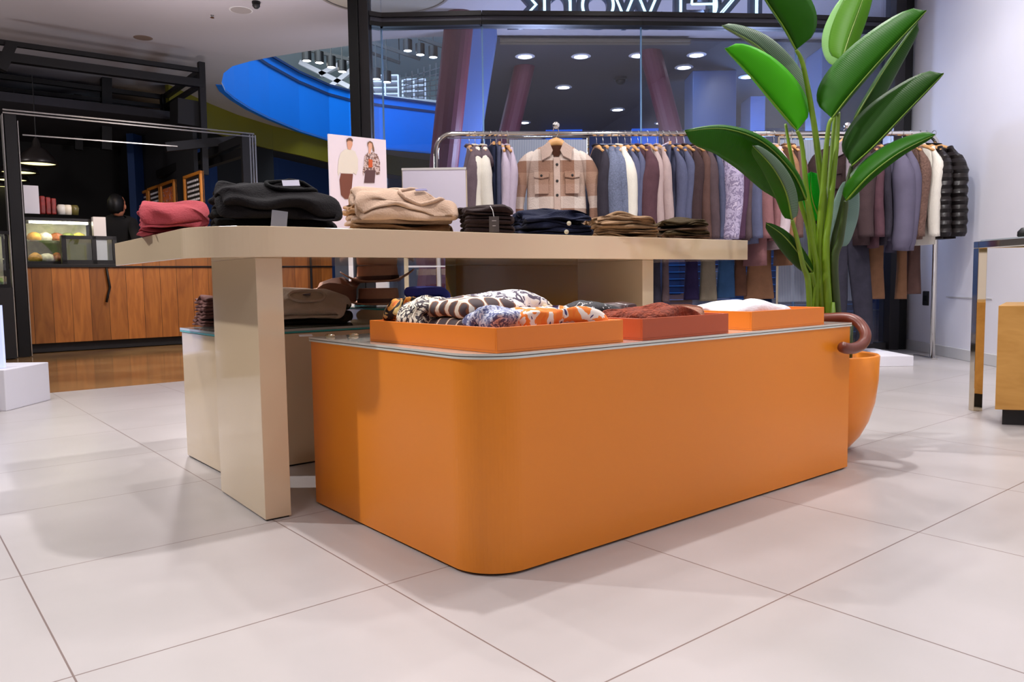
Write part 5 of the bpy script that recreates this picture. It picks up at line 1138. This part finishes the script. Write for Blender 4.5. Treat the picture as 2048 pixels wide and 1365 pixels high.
# ------------------------------------------------------------------ plant
PC = Vector((1.175, 2.93, 0))
t = thing('plant_pot', 'tall orange rounded plant pot behind the right end of the orange plinth', 'plant pot', PC)
prof = [(.055, .0), (.085, .012), (.125, .06), (.155, .12), (.175, .19), (.185, .27), (.188, .362), (.184, .366), (.176, .366), (.172, .36), (.168, .30), (.001, .295)]
MB().lathe(prof, PC, 48).build('pot', M['orange'], t, smooth=True)
MB().lathe([(.166, .30), (.12, .312), (.06, .318), (.001, .32)], PC, 30).disp(.006, 40).build('soil', mat('dark_soil', (48, 32, 24), .95, 0, .4, 40), t, smooth=True)
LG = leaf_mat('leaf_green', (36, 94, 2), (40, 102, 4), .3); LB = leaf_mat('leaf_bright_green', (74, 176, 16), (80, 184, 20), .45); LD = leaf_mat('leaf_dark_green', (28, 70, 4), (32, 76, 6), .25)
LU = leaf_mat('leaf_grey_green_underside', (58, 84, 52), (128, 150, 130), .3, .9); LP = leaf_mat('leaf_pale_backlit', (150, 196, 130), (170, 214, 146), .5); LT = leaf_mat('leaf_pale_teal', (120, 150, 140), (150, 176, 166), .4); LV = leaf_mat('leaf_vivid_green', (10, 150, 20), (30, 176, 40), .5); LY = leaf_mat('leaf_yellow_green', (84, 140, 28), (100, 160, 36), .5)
SG = mat('stem_green', (104, 136, 18), .4, 0, .25, 12); SD = mat('stem_dark_green', (46, 66, 14), .45, 0, .3, 12)
plant = thing('bird_of_paradise_plant', 'tall bird of paradise plant with big paddle leaves in the orange pot', 'plant', PC+Vector((0, 0, .3)))
YD = PC.y
def leafp(mid, wl, wr, m, al=0, ar=0, name='leaf', blunt=.5, m2=None, cut=0):
    """mid: midrib (px, py, depth offset) base to tip; widths in metres; al/ar: how far each half turns away from the viewer"""
    wl *= 1.12; wr *= 1.12
    P = smooth_path([FY(x, y, YD+d) for x, y, d in mid], 6); n = len(P)
    halves = ((wl, al, 1, m), (wr, ar, -1, m2 or m))
    same = m2 is None or m2 == m
    b = None; first = None
    for hi, (w_, ang, sg_, mm) in enumerate(halves):
        if b is None or not same: b = MB(); uvs = []
        base = len(b.v); K = 6
        for i, p in enumerate(P):
            tg_ = (P[min(i+1, n-1)]-P[max(i-1, 0)]).normalized(); vd = (p-CAM).normalized(); sd = tg_.cross(vd).normalized()*sg_
            f = i/(n-1); pr_ = max(0, math.sin(math.pi*min(1, f**.75)))**blunt if f < 1 else 0
            pr_ = (math.sin(math.pi*f**.8) if f < 1 else 0); pr_ = max(pr_, 0)**blunt
            if f < .02: pr_ = 0
            for k in range(K+1):
                s = k/K; a = ang+.35*s; off = sd*math.cos(a)*s*w_*pr_+vd*math.sin(a)*s*w_*pr_
                rip = noise.noise(Vector((f*9, sg_*3, w_*40)))*.006*s*s
                b.v.append(p+off+vd*rip+Vector((0, 0, .004*(1-s))) ); uvs.append((f*3, s+.5*sg_))
        for i in range(n-1):
            for k in range(K):
                q = base+i*(K+1)+k; b.f.append([q, q+1, q+K+2, q+K+1])
        if not same or hi == 1:
            if not same and hi == 1: o = b.build('leaf_half', mm, first, smooth=True, uvs=uvs)
            else: o = b.build(name, mm, plant, smooth=True, uvs=uvs)
            o.modifiers.new('solid', 'SOLIDIFY').thickness = .0012
            if hi == 0: first = o; ORG[o.name] = ORG[plant.name]
    f_ = first or o
    ORG[f_.name] = ORG[plant.name]
    rb = [.0034*(1-.75*i/(n-1)) for i in range(n)]
    MB().tube(P, rb, 6).build('midrib', SG, f_, smooth=True)
    return P
def stem(pts, r0, r1, m=None):
    P = smooth_path([FY(x, y, YD+d) for x, y, d in pts[:-1]]+[PC+Vector((pts[-1][0], pts[-1][1], .30))], 6); n = len(P)
    MB().tube(P, [r0+(r1-r0)*i/(n-1) for i in range(n)], 10).build('stem', m or SG, plant, smooth=True)
# leaves
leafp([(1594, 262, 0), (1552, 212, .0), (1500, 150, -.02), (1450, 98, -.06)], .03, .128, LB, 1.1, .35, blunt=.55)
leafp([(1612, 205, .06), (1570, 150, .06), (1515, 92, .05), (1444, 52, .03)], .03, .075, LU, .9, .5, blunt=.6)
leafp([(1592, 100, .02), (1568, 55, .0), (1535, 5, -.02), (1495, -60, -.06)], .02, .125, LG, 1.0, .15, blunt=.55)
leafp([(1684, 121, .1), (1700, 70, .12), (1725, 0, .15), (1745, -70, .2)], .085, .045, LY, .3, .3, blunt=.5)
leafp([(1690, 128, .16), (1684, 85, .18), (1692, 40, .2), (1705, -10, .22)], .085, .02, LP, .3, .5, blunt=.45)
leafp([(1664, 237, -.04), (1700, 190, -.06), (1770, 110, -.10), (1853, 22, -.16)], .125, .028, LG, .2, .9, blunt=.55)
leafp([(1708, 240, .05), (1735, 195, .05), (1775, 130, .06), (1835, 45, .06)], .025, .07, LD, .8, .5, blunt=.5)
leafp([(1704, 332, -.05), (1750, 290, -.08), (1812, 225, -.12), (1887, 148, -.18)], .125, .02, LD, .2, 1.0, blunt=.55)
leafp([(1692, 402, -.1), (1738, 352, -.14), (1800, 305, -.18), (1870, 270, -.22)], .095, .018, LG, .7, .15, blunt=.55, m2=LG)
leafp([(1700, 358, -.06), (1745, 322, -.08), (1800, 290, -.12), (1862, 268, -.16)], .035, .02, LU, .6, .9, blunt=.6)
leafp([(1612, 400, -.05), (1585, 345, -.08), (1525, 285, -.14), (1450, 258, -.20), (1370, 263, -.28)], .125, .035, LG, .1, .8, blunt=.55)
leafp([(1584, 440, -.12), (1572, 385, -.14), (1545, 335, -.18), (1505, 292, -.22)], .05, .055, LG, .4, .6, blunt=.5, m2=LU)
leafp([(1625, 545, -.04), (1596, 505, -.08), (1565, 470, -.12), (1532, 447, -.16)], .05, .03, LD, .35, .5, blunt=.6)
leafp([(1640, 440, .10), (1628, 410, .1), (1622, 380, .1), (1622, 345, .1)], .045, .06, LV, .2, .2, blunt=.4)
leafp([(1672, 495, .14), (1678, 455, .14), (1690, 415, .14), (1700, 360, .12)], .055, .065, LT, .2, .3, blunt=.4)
# stems
stem([(1592, 100, .02), (1606, 130, .02), (1625, 230, .01), (1640, 340, 0), (1652, 450, 0), (0, 0)], .006, .017)
stem([(1571, 248, .06), (1580, 300, .05), (1600, 400, .04), (1622, 500, .03), (-.05, .03)], .005, .012)
stem([(1594, 262, 0), (1604, 290, .0), (1614, 390, -.01), (1632, 500, -.02), (-.03, -.03)], .006, .014)
stem([(1664, 237, -.04), (1656, 262, -.04), (1646, 380, -.03), (1640, 500, -.03), (-.01, -.04)], .006, .016)
stem([(1677, 225, .0), (1672, 300, -.02), (1660, 420, -.04), (1652, 520, -.05), (.01, -.05)], .007, .016)
stem([(1704, 332, -.05), (1700, 345, -.04), (1680, 430, -.03), (1664, 520, -.02), (.03, -.02)], .006, .013, SD)
stem([(1692, 402, -.1), (1690, 420, -.09), (1680, 480, -.07), (1668, 540, -.05), (.05, -.03)], .008, .018, SD)
stem([(1612, 400, -.05), (1618, 430, -.05), (1628, 500, -.04), (1635, 560, -.03), (-.06, -.02)], .006, .015)
stem([(1584, 440, -.12), (1592, 470, -.11), (1606, 530, -.08), (1618, 580, -.05), (-.07, -.04)], .006, .013)
stem([(1625, 545, -.04), (1630, 570, -.03), (1634, 600, -.02), (-.05, .0)], .006, .012)
stem([(1672, 495, .14), (1668, 520, .12), (1660, 570, .06), (.03, .05)], .006, .012, SD)
stem([(1640, 440, .10), (1642, 480, .08), (1645, 560, .04), (-.01, .04)], .005, .012)
stem([(1684, 121, .1), (1676, 180, .08), (1664, 300, .05), (1652, 480, .02), (0, .03)], .005, .012)
for k, (x, y, hgt) in enumerate(((-.04, -.05, .20), (.0, -.065, .26), (.04, -.055, .22), (-.065, -.02, .16), (.065, -.03, .18))):
    q = PC+Vector((x, y, .30)); MB().tube([q, q+Vector((x*.1, 0, hgt*.5)), q+Vector((x*.3, .0, hgt))], [.022, .018, .006], 10).build('leaf_sheath', SG if k % 2 else SD, plant, smooth=True)
